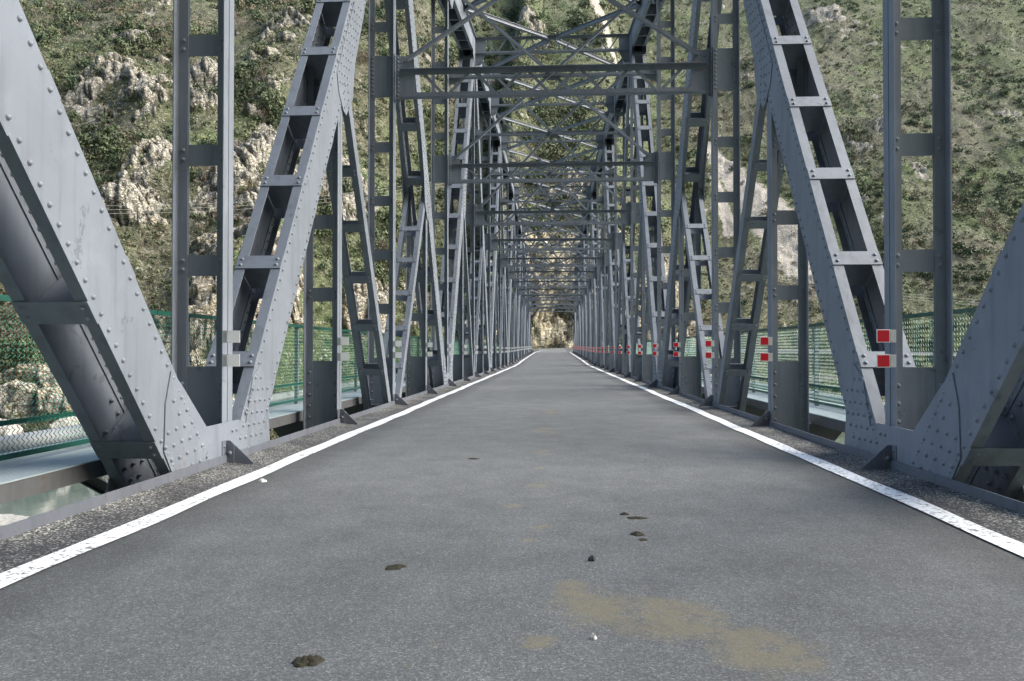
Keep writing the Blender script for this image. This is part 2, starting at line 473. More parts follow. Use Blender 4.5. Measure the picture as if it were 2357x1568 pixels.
def sub_diag(s, p0, p1, n):
    fr, L = frame2(s, p0, p1)
    o, e, ex, w = fr
    m = MB(); T = 0.105; hw = HP
    for sx in (-1, 1):
        m.box(0, L, sx * (hw - 0.010), sx * hw, -T, T, fr)
        for sw in (-1, 1):
            m.box(0, L, sx * (hw - 0.010), sx * (hw - 0.11), sw * T, sw * (T - 0.010), fr)
    d = m.build('sub_diagonal', M['paint'], bridge)
    st = np.arange(0.75, L - 0.5, 1.02)
    for u in st:
        for sw in (1, -1):
            b = MB()
            b.box(u - 0.07, u + 0.07, -hw, hw, sw * (T + 0.0005), sw * (T + 0.0105), fr)
            if near(n): b.rivets([o + uu * e + xx * ex + sw * (T + 0.0105) * w for uu in (u - 0.035, u + 0.035) for xx in (-hw + 0.055, hw - 0.055)], w * sw, 0.021, 0.016)
            b.build('batten_plate', M['paint'], d)
    return d

# ---------------------------------------------------------------- posts
def post(s, n, ztop):
    y = n * P + PO
    m = MB(); z0 = -1.0
    for sx in (-1, 1):              # sx=+1 is the flange on the road side
        xo = s * XC - s * sx * HP
        dirn = s * sx               # from the flange face towards the post centre
        for sy in (-1, 1):
            m.box(xo, xo + dirn * 0.012, y + sy * 0.007, y + sy * 0.118, z0, ztop)                      # flange leg, parallel to the truss plane
            m.box(xo + dirn * 0.0121, xo + dirn * 0.112, y + sy * 0.007, y + sy * 0.018, z0, ztop)       # web leg facing along the bridge
    o = m.build('post', M['paint'], bridge)
    xa, xb = s * XC - (HP - 0.015), s * XC + (HP - 0.015)
    def plate(name, za, zb, rows):
        b = MB()
        b.box(xa, xb, y - 0.0065, y + 0.0065, za, zb)
        if near(n):
            for xx in (s * XC - HP + 0.066, s * XC + HP - 0.066):
                b.rivets([(xx, y - 0.018, zz) for zz in rows], (0, -1, 0), 0.025, 0.023)
        return b
    b = plate('web_plate', -0.9, 1.01, [z for z in np.arange(0.12, 1.0, 0.178)])
    b.build('web_plate', M['paint'], o)
    has_strut = (n % 2 == 0 and 0 <= n <= 24)
    z = 2.17
    if has_strut:
        b = plate('web_plate', 6.58, 7.47, list(np.arange(6.64, 7.45, 0.088)))
        b.build('web_plate', M['paint'], o)
        zm = (7.2 + ZT[n]) / 2
    while z < ztop - 0.3:
        if not (has_strut and 6.3 < z < 7.6):
            b = plate('batten_plate', z - 0.22, z, [z - 0.155, z - 0.06])
            b.build('batten_plate', M['paint'], o)
        z += 1.15
        if has_strut and 6.3 < z < 7.6: z = 8.2
    return o

# ---------------------------------------------------------------- assemble both trusses
def gusset(s, pts, holes_dir=None, n=0, rows=None, name='gusset_plate'):
    m = MB()
    for sx in (1, -1):
        x0 = s * XC - s * sx * (HD + 0.0008); x1 = s * XC - s * sx * (HD + 0.0125)
        m.prism(pts, 'x', x0, x1)
        if rows and near(n) and sx == 1:
            m.rivets([(x1, p[0], p[1]) for p in rows], (-s * sx, 0, 0))
    # the inner side of the outer plate shows its rivets too
    if rows and n <= 6:
        xi = s * XC + s * (HD - 0.024)
        m.rivets([(xi, p[0], p[1]) for p in rows], (-s, 0, 0))
    return m.build(name, M['paint'], bridge)

def rivet_rows(c, d, along, across, n_al, n_ac, step):
    out = []
    d = np.array(d, float); d /= np.linalg.norm(d); q = np.array([-d[1], d[0]])
    for i in range(n_al):
        for j in range(n_ac):
            off = (step * 0.5 if j % 2 else 0)
            out.append(np.array(c) + d * (along + i * step + off) + q * (across + j * 0.105))
    return out

def mid_pt(n):  # mid panel point on the long diagonal for odd n
    nb = n - 1 if (n - 1) % 4 == 0 else n + 1       # lower node
    nt = n - 1 if nb == n + 1 else n + 1
    y0, z0 = nb * P + YB, ZB
    y1, z1 = nt * P, ZT.get(nt, ZB)
    f = (n * P - y0) / (y1 - y0)
    return n * P, z0 + f * (z1 - z0)

for s in (-1, 1):
    # posts
    for n in range(N0 + 1, N1):
        if n % 2 == 0: post(s, n, ZT[n] - 0.30)
        elif n in (N0 + 1, N1 - 1):
            nb, nt = (N0, N0 + 2) if n == N0 + 1 else (N1, N1 - 2)
            post(s, n, (ZB + ZT[nt]) / 2)
        else: post(s, n, mid_pt(n)[1])
    # main diagonals
    for n in range(N0, N1, 2):
        nb, nt = (n, n + 2) if n % 4 == 0 else (n + 2, n)
        p0 = (nb * P + YB, ZB); p1 = (nt * P, ZT[nt])
        st0, pitch = (3.37, 1.42)
        if (nb, nt) == (0, -2): st0, pitch = (1.61 + 1.45 * 2, 1.45)
        diagonal(s, p0, p1, min(nb, nt), st0, pitch)
        # short diagonal from the mid point down to the other lower node
        mid = ((p0[0] + p1[0]) / 2, (p0[1] + p1[1]) / 2)
        sub_diag(s, (nt * P, ZB), (mid_pt(n + 1)[0] + (0.12 if nt > nb else -0.12), mid_pt(n + 1)[1]), n)
        # mid gusset
        ym, zm = mid_pt(n + 1)
        dv = np.array([p1[0] - p0[0], p1[1] - p0[1]]); dv /= np.linalg.norm(dv)
        sg = 1 if nt > nb else -1
        q = np.array([dv[1] * sg, -dv[0] * sg])       # in-plane, pointing under the diagonal
        c = np.array([ym, zm])
        up = c + dv * 1.75; dn = c - dv * 0.55
        T = TD / 2
        pts = [c + dv * 1.9 + q * T * 0.98, c + dv * 1.55 - q * T * 0.6, c + dv * 0.4 - q * (T - 0.14), c - dv * 0.45 - q * (T - 0.16), c - dv * 0.62 + q * T * 0.3,
               np.array([ym + sg * -0.02, zm - 0.78]), np.array([ym + sg * 0.14, zm - 0.80]), np.array([ym + sg * 0.52, zm - 0.42]), c + dv * 0.55 + q * (T + 0.12)]
        rows = []
        for i in range(11):
            for j, off in enumerate((-0.20, -0.10, 0.02, 0.13, 0.24)):
                al = -0.45 + i * 0.2 + (0.1 if j % 2 else 0)
                if al > 1.35 and j < 2: continue
                if al < -0.3 and j < 1: continue
                rows.append(c + dv * al + q * off)
        for i in range(4):
            rows.append(np.array([ym + sg * 0.02, zm - 0.32 - 0.13 * i])); rows.append(np.array([ym + sg * (0.20 + 0.02 * i), zm - 0.28 - 0.12 * i]))
        gusset(s, [tuple(p) for p in pts], n=n, rows=rows)
    # lower node gussets
    for n in range(N0, N1 + 1, 4):
        y = n * P + YB
        zl = ZT.get(n - 2); zr = ZT.get(n + 2)
        pts = []
        rows = []
        def prof(nt, sgn):
            z1 = ZT[nt]
            dv = np.array([nt * P - y, z1 - ZB]); dv /= np.linalg.norm(dv)
            q = np.array([-dv[1], dv[0]]) * (1 if dv[0] > 0 else -1)     # towards the upper side of the member
            return dv, q
        b = np.array([y, ZB])
        left = zl is not None and n > N0
        right = zr is not None and n < N1
        poly = []
        if left:
            dv, q = prof(n - 2, -1)
            T = TD / 2
            base = b + dv * 0.9
            poly += [(y - 1.55, -1.05), tuple(b + dv * 1.25 - q * T), tuple(b + dv * 1.55 - q * (T - 0.03)), tuple(b + dv * 1.86 + q * 0.0), tuple(b + dv * 2.02 + q * (T - 0.06)), tuple(b + dv * 1.82 + q * (T + 0.0))]
            rows += [b + dv * (0.95 + i * 0.155 + (0.07 if j % 2 else 0)) + q * o_ for i in range(7) for j, o_ in enumerate((-0.24, -0.13, -0.01, 0.11, 0.23)) if 0.95 + i * 0.155 < 1.70 + 0.5 * o_]
            topl = (-0.62 + n * P, 0.44)
        else:
            poly += [(y - 0.5, -1.05), (y - 0.5, 0.40)]; topl = None
        if topl: poly += [topl]
        if right:
            dv, q = prof(n + 2, 1); T = TD / 2
            poly += [(n * P + 0.10, 0.44), (n * P + 0.30, 0.39), tuple(b + dv * 1.72 + q * (T + 0.0)), tuple(b + dv * 1.98 + q * (T - 0.12)), tuple(b + dv * 1.95 - q * (T - 0.1)), tuple(b + dv * 1.60 - q * T), (y + 1.35, -1.05)]
            rows += [b + dv * (1.0 + i * 0.15 + (0.07 if j % 2 else 0)) + q * o_ for i in range(7) for j, o_ in enumerate((-0.24, -0.12, 0.0, 0.12, 0.24)) if 1.0 + i * 0.15 < 1.82]
        else:
            poly += [(y + 0.5, 0.40), (y + 0.5, -1.05)]
        rows += [np.array([n * P - 0.05, 0.34]), np.array([n * P + 0.05, 0.34])]
        gusset(s, poly, n=n, rows=rows)
    # top chord
    def chord(y0, z0, y1, z1, n, ext=0.0):
        fr, L = frame2(s, (y0, z0), (y1, z1)); o, e, ex, w = fr
        m = MB(); T = 0.36
        for sx in (-1, 1):
            m.box(0, L, sx * (HD - 0.014), sx * HD, -T, T, fr)
            m.box(0, L, sx * (HD + 0.001), sx * (HD + 0.012), -T, -T + 0.12, fr)
            m.box(0, L, sx * (HD - 0.0141), sx * (HD - 0.10), -T, -T + 0.012, fr)
            m.box(0, L, sx * (HD + 0.001), sx * (HD + 0.09), T - 0.012, T - 0.001, fr)
            if n <= 10:
                for ww in (-T + 0.06, T - 0.07, T - 0.20):
                    m.rivets([o + u * e + sx * (HD + (0.012 if ww < 0 else 0)) * ex + ww * w for u in np.arange(0.1, L, 0.16)], ex * sx, 0.018, 0.014)
        m.box(0, L, -HD - 0.09, HD + 0.09, T, T + 0.02, fr)
        for u in np.arange(0.7, L - 0.3, 1.25):
            m.box(u - 0.05, u + 0.05, -(HD - 0.001), HD - 0.001, -T - 0.0125, -T - 0.0005, fr)
            m.box(u - 0.006, u + 0.006, -(HD - 0.02), HD - 0.02, -T + 0.013, T - 0.02, fr)
        m.build('top_chord', M['paint'], bridge)
    for n in range(N0 + 2, N1 - 2, 2):
        chord(n * P, ZT[n], (n + 2) * P, ZT[n + 2], n)
        z = ZT[n]
        pts = [(n * P - 1.0, ZT[n] - 0.5 + (ZT.get(n - 2, z - 1.8) - z) / 8), (n * P - 0.55, z - 0.85), (n * P + 0.55, z - 0.85), (n * P + 1.0, z - 0.42 + (ZT[n + 2] - z) / 8),
               (n * P + 0.9, z + 0.30 + (ZT[n + 2] - z) / 8), (n * P - 0.9, z + 0.30 + (ZT.get(n - 2, z - 1.8) - z) / 8)]
        m = MB()
        for sx in (1, -1):
            x0 = s * XC - s * sx * (HD + 0.0131); x1 = s * XC - s * sx * (HD + 0.024)
            m.prism(pts, 'x', x0, x1)
            if n <= 10:
                m.rivets([(x1, n * P + yy, z + zz) for yy in np.arange(-0.7, 0.75, 0.2) for zz in (-0.6, -0.45, -0.3, -0.15, 0.02, 0.15)], (-s * sx, 0, 0), 0.018, 0.014)
        m.build('gusset_plate', M['paint'], bridge)
    # bottom chord
    m = MB()
    for sx in (-1, 1):
        m.box(s * XC - sx * (HD - 0.013), s * XC - sx * (HD - 0.001), N0 * P, N1 * P, -1.05, -0.45)
    m.box(s * XC - HD, s * XC + HD, N0 * P, N1 * P, -1.07, -1.055)
    m.build('bottom_chord', M['paint'], bridge)
    # kerb plates, one per bay, with road-side brackets
    for n in range(N0, N1):
        m = MB(); y0, y1 = n * P + 0.055, (n + 1) * P + 0.045
        r0, r1 = rise(y0), rise(y1)
        xi, xo = s * 3.295, s * 3.305
        v = [(xi, y0, r0 - 0.12), (xi, y1, r1 - 0.12), (xi, y1, r1 + 0.115), (xi, y0, r0 + 0.115), (xo, y0, r0 - 0.12), (xo, y1, r1 - 0.12), (xo, y1, r1 + 0.115), (xo, y0, r0 + 0.115)]
        f = [(0, 1, 2, 3), (7, 6, 5, 4), (3, 2, 6, 7), (0, 4, 5, 1), (0, 3, 7, 4), (1, 5, 6, 2)]
        if s > 0: f = [tuple(reversed(q)) for q in f]
        m.add(v, f)
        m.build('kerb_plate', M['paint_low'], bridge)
    for n in range(N0 + 1, N1):
        m = MB(); y = n * P - 0.20; r = rise(y)
        m.prism([(s * 3.314, r - 0.05), (s * 3.314, r + 0.255), (s * 3.27, r + 0.255), (s * 3.03, r + 0.035), (s * 3.03, r - 0.05)], 'y', y - 0.006, y + 0.006)
        m.box(s * 3.310, s * 3.318, y - 0.095, y - 0.0062, r - 0.03, r + 0.26)
        m.box(s * 3.225, s * 3.309, y - 0.017, y - 0.0065, r - 0.03, r + 0.22)
        m.rivets([(s * 3.270, y - 0.017, r + 0.13)], (0, -1, 0), 0.026, 0.022)
        m.rivets([(s * 3.309, y - 0.05, r + 0.20)], (-s, 0, 0), 0.018, 0.014)
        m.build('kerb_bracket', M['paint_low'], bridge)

# ---------------------------------------------------------------- cross frames
def strut(n, zl, zt, xe, lat=5, gus=True, y=None):
    y = n * P + PO if y is None else y
    m = MB()
    for sy in (-1, 1):
        # top: two angles back to back; bottom the same
        m.box(-xe, xe, y + sy * 0.006, y + sy * 0.095, zt - 0.010, zt)
        m.box(-xe, xe, y + sy * 0.006, y + sy * 0.016, zt - 0.11, zt - 0.0101)
        m.box(-xe, xe, y + sy * 0.006, y + sy * 0.095, zl, zl + 0.010)
        m.box(-xe, xe, y + sy * 0.006, y + sy * 0.016, zl + 0.0101, zl + 0.11)
    o = m.build('sway_strut', M['paint'], bridge)
    if gus: xg = xe - 0.42
    else: xg = xe - 0.1
    w = 2 * xg / lat
    zb, zu = zl + 0.06, zt - 0.06
    for k in range(lat):
        x0 = -xg + k * w
        for (xa, za, xb, zc) in ((x0 + 0.05, zu, x0 + w / 2 - 0.05, zb), (x0 + w / 2 + 0.05, zb, x0 + w - 0.05, zu)):
            b = MB(); b.bar((xa, y, za), (xb, y, zc), 0.010, 0.062, up=(0, 0, 1) if False else (0.0, 0.0, 1.0))
            b.build('lattice_bar', M['paint'], o)
    if n <= 14:
        r = MB()
        for k in range(lat):
            x0 = -xg + k * w
            r.rivets([(x0 + w / 2 - 0.06, y - 0.016, zb), (x0 + w / 2 + 0.06, y - 0.016, zb), (x0 + w - 0.06, y - 0.016, zu), (x0 + w + 0.06, y - 0.016, zu)], (0, -1, 0), 0.018, 0.014)
        me = r.build('rivet_heads', M['paint'], o)
    return o
def frame_gusset(n, zl, zt, top):
    y = n * P + PO
    for s in (-1, 1):
        m = MB()
        pts = [(s * 3.322, zl - 0.05), (s * 3.322, top), (s * 3.02, top), (s * 2.91, zt - 0.01), (s * 2.91, zl + 0.02), (s * 3.2, zl - 0.0)]
        m.prism(pts, 'y', y - 0.0055, y + 0.0055)
        for sy in (-1, 1):
            m.box(s * 3.328, s * 3.316, y + sy * 0.006, y + sy * 0.10, zl - 0.08, top + 0.03)
            m.box(s * 3.315, s * 3.225, y + sy * 0.006, y + sy * 0.017, zl - 0.08, top + 0.03)
        if near(n):
            m.rivets([(s * 3.268, y - 0.017, z) for z in np.arange(zl - 0.03, top, 0.088)], (0, -1, 0), 0.026, 0.024)
            m.rivets([(s * 3.316, y - 0.06, z) for z in np.arange(zl, top, 0.088)], (-s, 0, 0), 0.02, 0.016)
            m.rivets([(s * x, y - 0.0055, top - 0.07 - 0.03 * i) for i, x in enumerate((3.05, 3.12, 3.19))], (0, -1, 0), 0.02, 0.016)
        m.build('frame_gusset', M['paint'], bridge)

def brace(p, q, kind, name='sway_brace'):
    m = MB()
    if kind == 'flat':
        m.angle(p, q, 0.10, 0.010, up=(0, 1, 0), sx=1, su=-1)
    else:
        m.angle(p, q, 0.11, 0.010, up=(0, -1, 0), sx=1, su=1)
    m.build(name, M['paint'], bridge)

ZL0, ZL1 = 6.56, 7.16
for n in range(0, 25, 2):
    y = n * P + PO
    strut(n, ZL0, ZL1, 3.22, 5)
    frame_gusset(n, ZL0, ZL1, 7.45)
    zt = ZT[n] + 0.36; zb = ZT[n] - 0.34
    strut(n, zb, zt, 3.30, 6, gus=True)
    for s in (-1, 1):
        m = MB()
        m.prism([(s * 3.31, zb - 0.5), (s * 3.31, zt - 0.012), (s * 2.86, zt - 0.012), (s * 2.86, zb - 0.05), (s * 3.1, zb - 0.5)], 'y', y - 0.0055, y + 0.0055)
        m.build('frame_gusset', M['paint'], bridge)
    # X sway bracing with a mid strut through the crossing
    za, zc = 7.32, zb - 0.35
    zm = (za + zc) / 2
    brace((-3.05, y - 0.03, za), (3.1, y - 0.03, zc), 'flat')
    brace((3.05, y + 0.03, za), (-3.1, y + 0.03, zc), 'dark')
    if n >= 2:
        m = MB()
        for sy in (-1, 1):
            m.box(-3.32, 3.32, y + sy * 0.006, y + sy * 0.09, zm - 0.05, zm - 0.04)
            m.box(-3.32, 3.32, y + sy * 0.006, y + sy * 0.016, zm - 0.0399, zm + 0.05)
        for s in (-1, 1): m.prism([(s * 3.325, zm - 0.28), (s * 3.325, zm + 0.28), (s * 2.7, zm + 0.06), (s * 2.7, zm - 0.05)], 'y', y - 0.0055, y + 0.0055)
        m.prism([(-0.32, zm - 0.05), (-0.16, zm + 0.15), (0.16, zm + 0.15), (0.32, zm - 0.05), (0.14, zm - 0.16), (-0.14, zm - 0.16)], 'y', y - 0.0055, y + 0.0055)
        m.build('mid_strut', M['paint'], bridge)
# top laterals: strut centre -> chord at the odd points
for n in range(N0 + 2, N1 - 1, 2):
    for dn in (-1, 1):
        if n + dn < N0 + 2 or n + dn > N1 - 2: continue
        for s in (-1, 1):
            p = np.array((s * 0.12, n * P + dn * 0.1, ZT[n] + 0.30)); q = np.array((s * (A - 0.04), (n + dn) * P, ZT[n + dn] + 0.30))
            m = MB()
            for sgn in (-1, 1):
                off = np.array((0, 0, 0.075 * sgn))
                m.angle(p + off, q + off, 0.07, 0.009, sx=1, su=-sgn)
                m.angle(p + off, q + off, 0.07, 0.009, sx=-1, su=-sgn)
            m.build('lateral_brace', M['paint'], bridge)
    m = MB(); m.prism([(-0.42, n * P - 0.25), (0.42, n * P - 0.25), (0.42, n * P + 0.25), (-0.42, n * P + 0.25)], 'z', ZT[n] + 0.362, ZT[n] + 0.374)
    m.build('lateral_gusset', M['paint'], bridge)
# portals in the plane of the inclined end posts
for (nb, nt) in ((N0, N0 + 2), (N1, N1 - 2)):
    y0, z0, y1, z1 = nb * P + YB, ZB, nt * P, ZT[nt]
    def at_z(z): return y0 + (y1 - y0) * (z - z0) / (z1 - z0)
    for zz, w in ((z1 + 0.2, 0.2), (z1 - 0.65, 0.14), (z1 - 1.15, 0.16)):
        m = MB(); m.box(-3.33, 3.33, at_z(zz) - 0.09, at_z(zz) + 0.09, zz - w / 2, zz + w / 2); m.build('portal_strut', M['paint'], bridge)
    for k in range(6):
        xa = -3.1 + k * 1.033
        for (u, v_) in (((xa, z1 - 1.1), (xa + 0.516, z1 - 0.7)), ((xa + 0.516, z1 - 0.7), (xa + 1.033, z1 - 1.1))):
            m = MB(); m.bar((u[0], at_z(u[1]), u[1]), (v_[0], at_z(v_[1]), v_[1]), 0.012, 0.07); m.build('lattice_bar', M['paint'], bridge)
    for s in (-1, 1):
        for off in (0.0, 0.16):
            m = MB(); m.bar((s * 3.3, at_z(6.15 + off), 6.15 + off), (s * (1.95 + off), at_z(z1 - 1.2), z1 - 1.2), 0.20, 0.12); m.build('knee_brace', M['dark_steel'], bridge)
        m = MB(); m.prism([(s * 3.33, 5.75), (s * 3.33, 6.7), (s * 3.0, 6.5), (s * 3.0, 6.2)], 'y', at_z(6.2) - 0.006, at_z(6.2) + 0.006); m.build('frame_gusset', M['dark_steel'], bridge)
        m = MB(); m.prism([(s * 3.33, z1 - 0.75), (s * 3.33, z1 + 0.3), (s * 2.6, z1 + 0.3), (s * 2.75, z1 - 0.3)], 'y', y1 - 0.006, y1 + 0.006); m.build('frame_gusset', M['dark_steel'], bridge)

# deck underneath
m = MB(); m.box(-3.294, 3.294, N0 * P - 0.6, 45, -0.35, -0.05)
k = 45
while k < N1 * P:
    m.add([(-3.29, k, -0.35), (3.29, k, -0.35), (3.29, k + 4, -0.35), (-3.29, k + 4, -0.35), (-3.29, k, rise(k) - 0.05), (3.29, k, rise(k) - 0.05), (3.29, k + 4, rise(k + 4) - 0.05), (-3.29, k + 4, rise(k + 4) - 0.05)],
          [(0, 3, 2, 1), (4, 5, 6, 7), (1, 2, 6, 5), (3, 0, 4, 7)])
    k += 4
m.build('deck_slab', M['concrete'], bridge)
for n in range(N0, N1 + 1):
    m = MB(); y = n * P
    m.box(-3.32, 3.32, y - 0.006, y + 0.006, -1.0, -0.36); m.box(-3.32, 3.32, y - 0.13, y + 0.13, -1.02, -1.0); m.box(-3.32, 3.32, y - 0.13, y + 0.13, -0.375, -0.36)
    m.build('floor_beam', M['dark_steel'], bridge)

# walkways outside the trusses
XI, XO, ZW = 4.0, 5.15, 0.21
for s in (-1, 1):
    m = MB(); m.box(s * XI, s * XO, N0 * P, N1 * P, ZW - 0.012, ZW); m.build('walkway_plate', M['checker'], bridge)
    m = MB()
    m.box(s * (XI + 0.01), s * (XI + 0.02), N0 * P, N1 * P, ZW - 0.16, ZW - 0.0125)
    m.box(s * (XI + 0.0201), s * (XI + 0.09), N0 * P, N1 * P, ZW - 0.16, ZW - 0.15)
    m.build('walkway_beam', M['dark_steel'], bridge)
    m = MB(); m.box(s * (XO - 0.02), s * (XO - 0.01), N0 * P, N1 * P, ZW - 0.16, ZW - 0.0125); m.build('walkway_beam', M['dark_steel'], bridge)
    for n in range(N0, N1 + 1):
        m = MB(); y = n * P + 0.02
        xs = s * (XC + HD)
        m.prism([(xs, ZW - 0.18), (xs, -0.70), (s * (XI + 0.04), -0.62), (s * (XI + 0.55), ZW - 0.18)], 'y', y - 0.006, y + 0.006)
        m.box(xs, s * (XO - 0.03), y - 0.06, y + 0.06, ZW - 0.178, ZW - 0.166)
        m.bar((xs, y, -0.77), (s * 5.14, y, -0.13), 0.11, 0.014); m.bar((xs, y + 0.001, -0.71), (s * 5.14, y + 0.001, -0.07), 0.014, 0.10)
        m.box(xs, xs + s * 0.012, y - 0.10, y + 0.10, ZW - 0.95, ZW - 0.17)
        m.build('walkway_bracket', M['dark_steel'], bridge)

# ---------------------------------------------------------------- fences
XF = 4.55
def mesh_panel_mesh():
    m_v = []; m_f = []
    sp = 0.058; hgt = 1.30; z0 = 0.30
    half = sp / 2; nz = int(hgt / half); r = 0.0036
    k = 0; i = 0
    while i * sp < P + 0.001:
        y = i * sp
        prev = None
        for j in range(nz + 1):
            zz = z0 + j * half
            yy = y + (sp / 2 + 0.001 if j % 2 else -0.001)
            xx = (0.0025 if (j % 2) else -0.0025)
            base = len(m_v)
            for a_ in (0, 2.094, 4.189):
                m_v.append((xx + r * math.cos(a_), yy + r * math.sin(a_) * 1.3, zz))
            if prev is not None:
                for q in range(3):
                    m_f.append((prev + q, prev + (q + 1) % 3, base + (q + 1) % 3, base + q))
            prev = base
        i += 1
    me = bpy.data.meshes.new('mesh_panel'); me.from_pydata(m_v, [], m_f); me.materials.append(M['wire']); me.update()
    return me
pm = mesh_panel_mesh()
fp = MB(); fp.box(-0.03, 0.03, -0.03, 0.03, ZW, 1.60); fpm = fp.mesh('fence_post', M['paint'])
for s, lab in ((-1, 'green chain link fence along the left walkway, river side with rocky bank behind'), (1, 'green chain link fence along the right walkway, meadow and pale stone wall behind')):
    f = empty('chain_link_fence', (s * XF, 0, 0)); tag(f, lab, 'fence', 'chain link fences along the walkways')
    rr = random.Random(3 + s)
    for n in range(N0, N1):
        link_copy(pm, 'mesh_panel', f, (0, n * P, 0))
        link_copy(fpm, 'fence_post', f, (s * 0.055, n * P + 1.5, 0))
    m = MB()
    y = N0 * P
    while y < N1 * P:                      # wrapped top rail: short lengths of slightly different height
        L = 0.55 + rr.random() * 0.25
        dz = rr.uniform(-0.006, 0.006)
        m.box(-0.025, 0.025, y, y + L - 0.012, 1.585 + dz, 1.635 + dz)
        y += L
    m.box(-0.012, 0.012, N0 * P, N1 * P, 1.60, 1.618)
    m.build('top_rail', M['green'], f)
    m = MB(); m.box(s * 0.018, s * 0.03, N0 * P, N1 * P, 0.545, 0.59); m.build('mid_rail', M['green'], f)
    m = MB(); m.box(-0.02, 0.006, N0 * P, N1 * P, 0.262, 0.307); m.build('bottom_rail', M['green'], f)
    m = MB()
    for i in range(int((N1 - N0) * P / 0.058)):
        if i * 0.058 > 60: break
        yy = N0 * P + i * 0.058
    m = MB(); m.tube((s * 0.27, N0 * P, 0), (s * 0.27, N1 * P, 0), 0.075, 14)
    p = m.build('service_pipe', M['pipe']); p.location = (s * XF, 0, 0.345)
    tag(p, 'pale grey service pipe running behind the %s fence on the walkway' % ('left' if s < 0 else 'right'), 'pipe', 'service pipes on the walkways')

# ---------------------------------------------------------------- reflector plates on the posts
def refl(s):
    m = MB(); w = 0.128
    x0 = -w / 2
    if s < 0:
        m.box(-w / 2, w / 2, -0.002, 0.002, -w / 2 + 0.002, w / 2 - 0.002)
    else:
        m.box(-w / 2 + 0.008, w / 2 - 0.008, -0.004, -0.0021, -w / 2 + 0.008, w / 2 - 0.008)
    plate = m.mesh('reflector_plate', M['white_ref'] if s < 0 else M['red_ref'])
    b = MB()
    sgn = -s                                # plate reaches towards the road from the post flange
    b.box(-sgn * (w / 2 + 0.058), -sgn * (w / 2 - 0.012), 0.0025, 0.006, -0.062, 0.062)
    b.box(-sgn * (w / 2 + 0.054), -sgn * (w / 2 + 0.058), 0.0065, 0.06, -0.062, 0.062)
    b.box(-sgn * (w / 2 + 0.002), -sgn * (w / 2 + 0.014), -0.004, 0.0024, -0.05, 0.05)
    b.rivets([(-sgn * (w / 2 + 0.010), -0.0022, zz) for zz in (-0.04, 0.04)], (0, -1, 0), 0.006, 0.004)
    br = b.mesh('mounting_bracket', M['galv'])
    bk = None
    if s > 0:
        k_ = MB(); k_.box(-w / 2, w / 2, -0.002, 0.002, -w / 2, w / 2); bk = k_.mesh('white_border', M['white_border'])
    return plate, br, bk
for s in (-1, 1):
    plate, br, bk = refl(s)
    for n in range(N0 + 2, N1):
        y = n * P - 0.235
        rz = rise(n * P) * 0.5
        for zi, z in ((1, 1.317), (0, 1.075)):
            o = link_copy(plate, 'reflector_plate', None, (s * (A - 0.105), y, z + rz))
            o.rotation_euler = (0, rad(random.uniform(-1.5, 1.5)), 0)
            c_ = link_copy(br, 'mounting_bracket', o)
            if bk: link_copy(bk, 'white_border', o)
            col, side = ('white', 'left') if s < 0 else ('red', 'right')
            if n < 0:
                lab = '%s %s reflector plate on the %s post %s the camera, outside the view' % ('upper' if zi else 'lower', col, side, 'just behind' if n == -2 else 'beside')
            else:
                lab = '%s %s square reflector plate on the %s post of the %s row' % ('upper' if zi else 'lower', col, 'nearest' if n == 0 else ORD[n], side)
            tag(o, lab, 'reflector', '%s reflector plates down the %s row of posts' % (col, side))

# ---------------------------------------------------------------- carriageway
def strip(name, mat, xs, zoff, ys, xfun=None):
    v = []; f = []
    k = len(xs)
    for y in ys:
        for i, x in enumerate(xs):
            xx = xfun(x, y, i) if xfun else x
            v.append((xx, y, rise(y) + zoff(i) if callable(zoff) else rise(y) + zoff))
    for j in range(len(ys) - 1):
        for i in range(k - 1):
            a = j * k + i
            f.append((a, a + 1, a + 1 + k, a + k))
    me = bpy.data.meshes.new(name); me.from_pydata(v, [], f); me.materials.append(mat); me.update()
    for p_ in me.polygons: p_.use_smooth = True
    o = bpy.data.objects.new(name, me); COL.objects.link(o); o['kind'] = 'structure'
    return o
ys = list(np.arange(-40, 112.1, 2.0))
strip('road', M['asphalt'], (-3.0, -1.5, 0, 1.5, 3.0), 0.0, ys)
ysf = list(np.arange(-16, 112.1, 0.5))
rg = random.Random(5)
wob1 = {}
def vx(x, y, i):
    if abs(x) < 2.96: return x + 0.015 * math.sin(y * 2.3) + 0.02 * math.sin(y * 0.9 + 1)
    return x
for s in (-1, 1):
    xs = (s * 2.84, s * 3.0, s * 3.15, s * 3.293)
    if s < 0: xs = tuple(reversed(xs))
    zo = {2.84: 0.004, 3.0: 0.012, 3.15: 0.022, 3.293: 0.036}
    strip('gravel_verge', M['gravel'], xs, lambda i, xs=xs: zo[abs(xs[i])], ysf, vx)
def lx(x, y, i):
    s = 1 if x > 0 else -1
    c_ = 2.775 + 0.012 * math.sin(y * 0.8 + (2 if s > 0 else 0)) + 0.008 * math.sin(y * 2.9)
    if s > 0: c_ += 0.03
    if y < 1.5 and s > 0: c_ -= 0.02
    hw = 0.092 + 0.006 * math.sin(y * 3.7 + s)
    off = hw if i == 1 else -hw
    return s * c_ + off
ysl = list(np.arange(-30, 110.1, 0.25))
strip('edge_line', M['roadpaint'], (-2.9, -2.7), 0.0095, ysl, lx)
strip('edge_line', M['roadpaint'], (2.7, 2.9), 0.0095, ysl, lx)
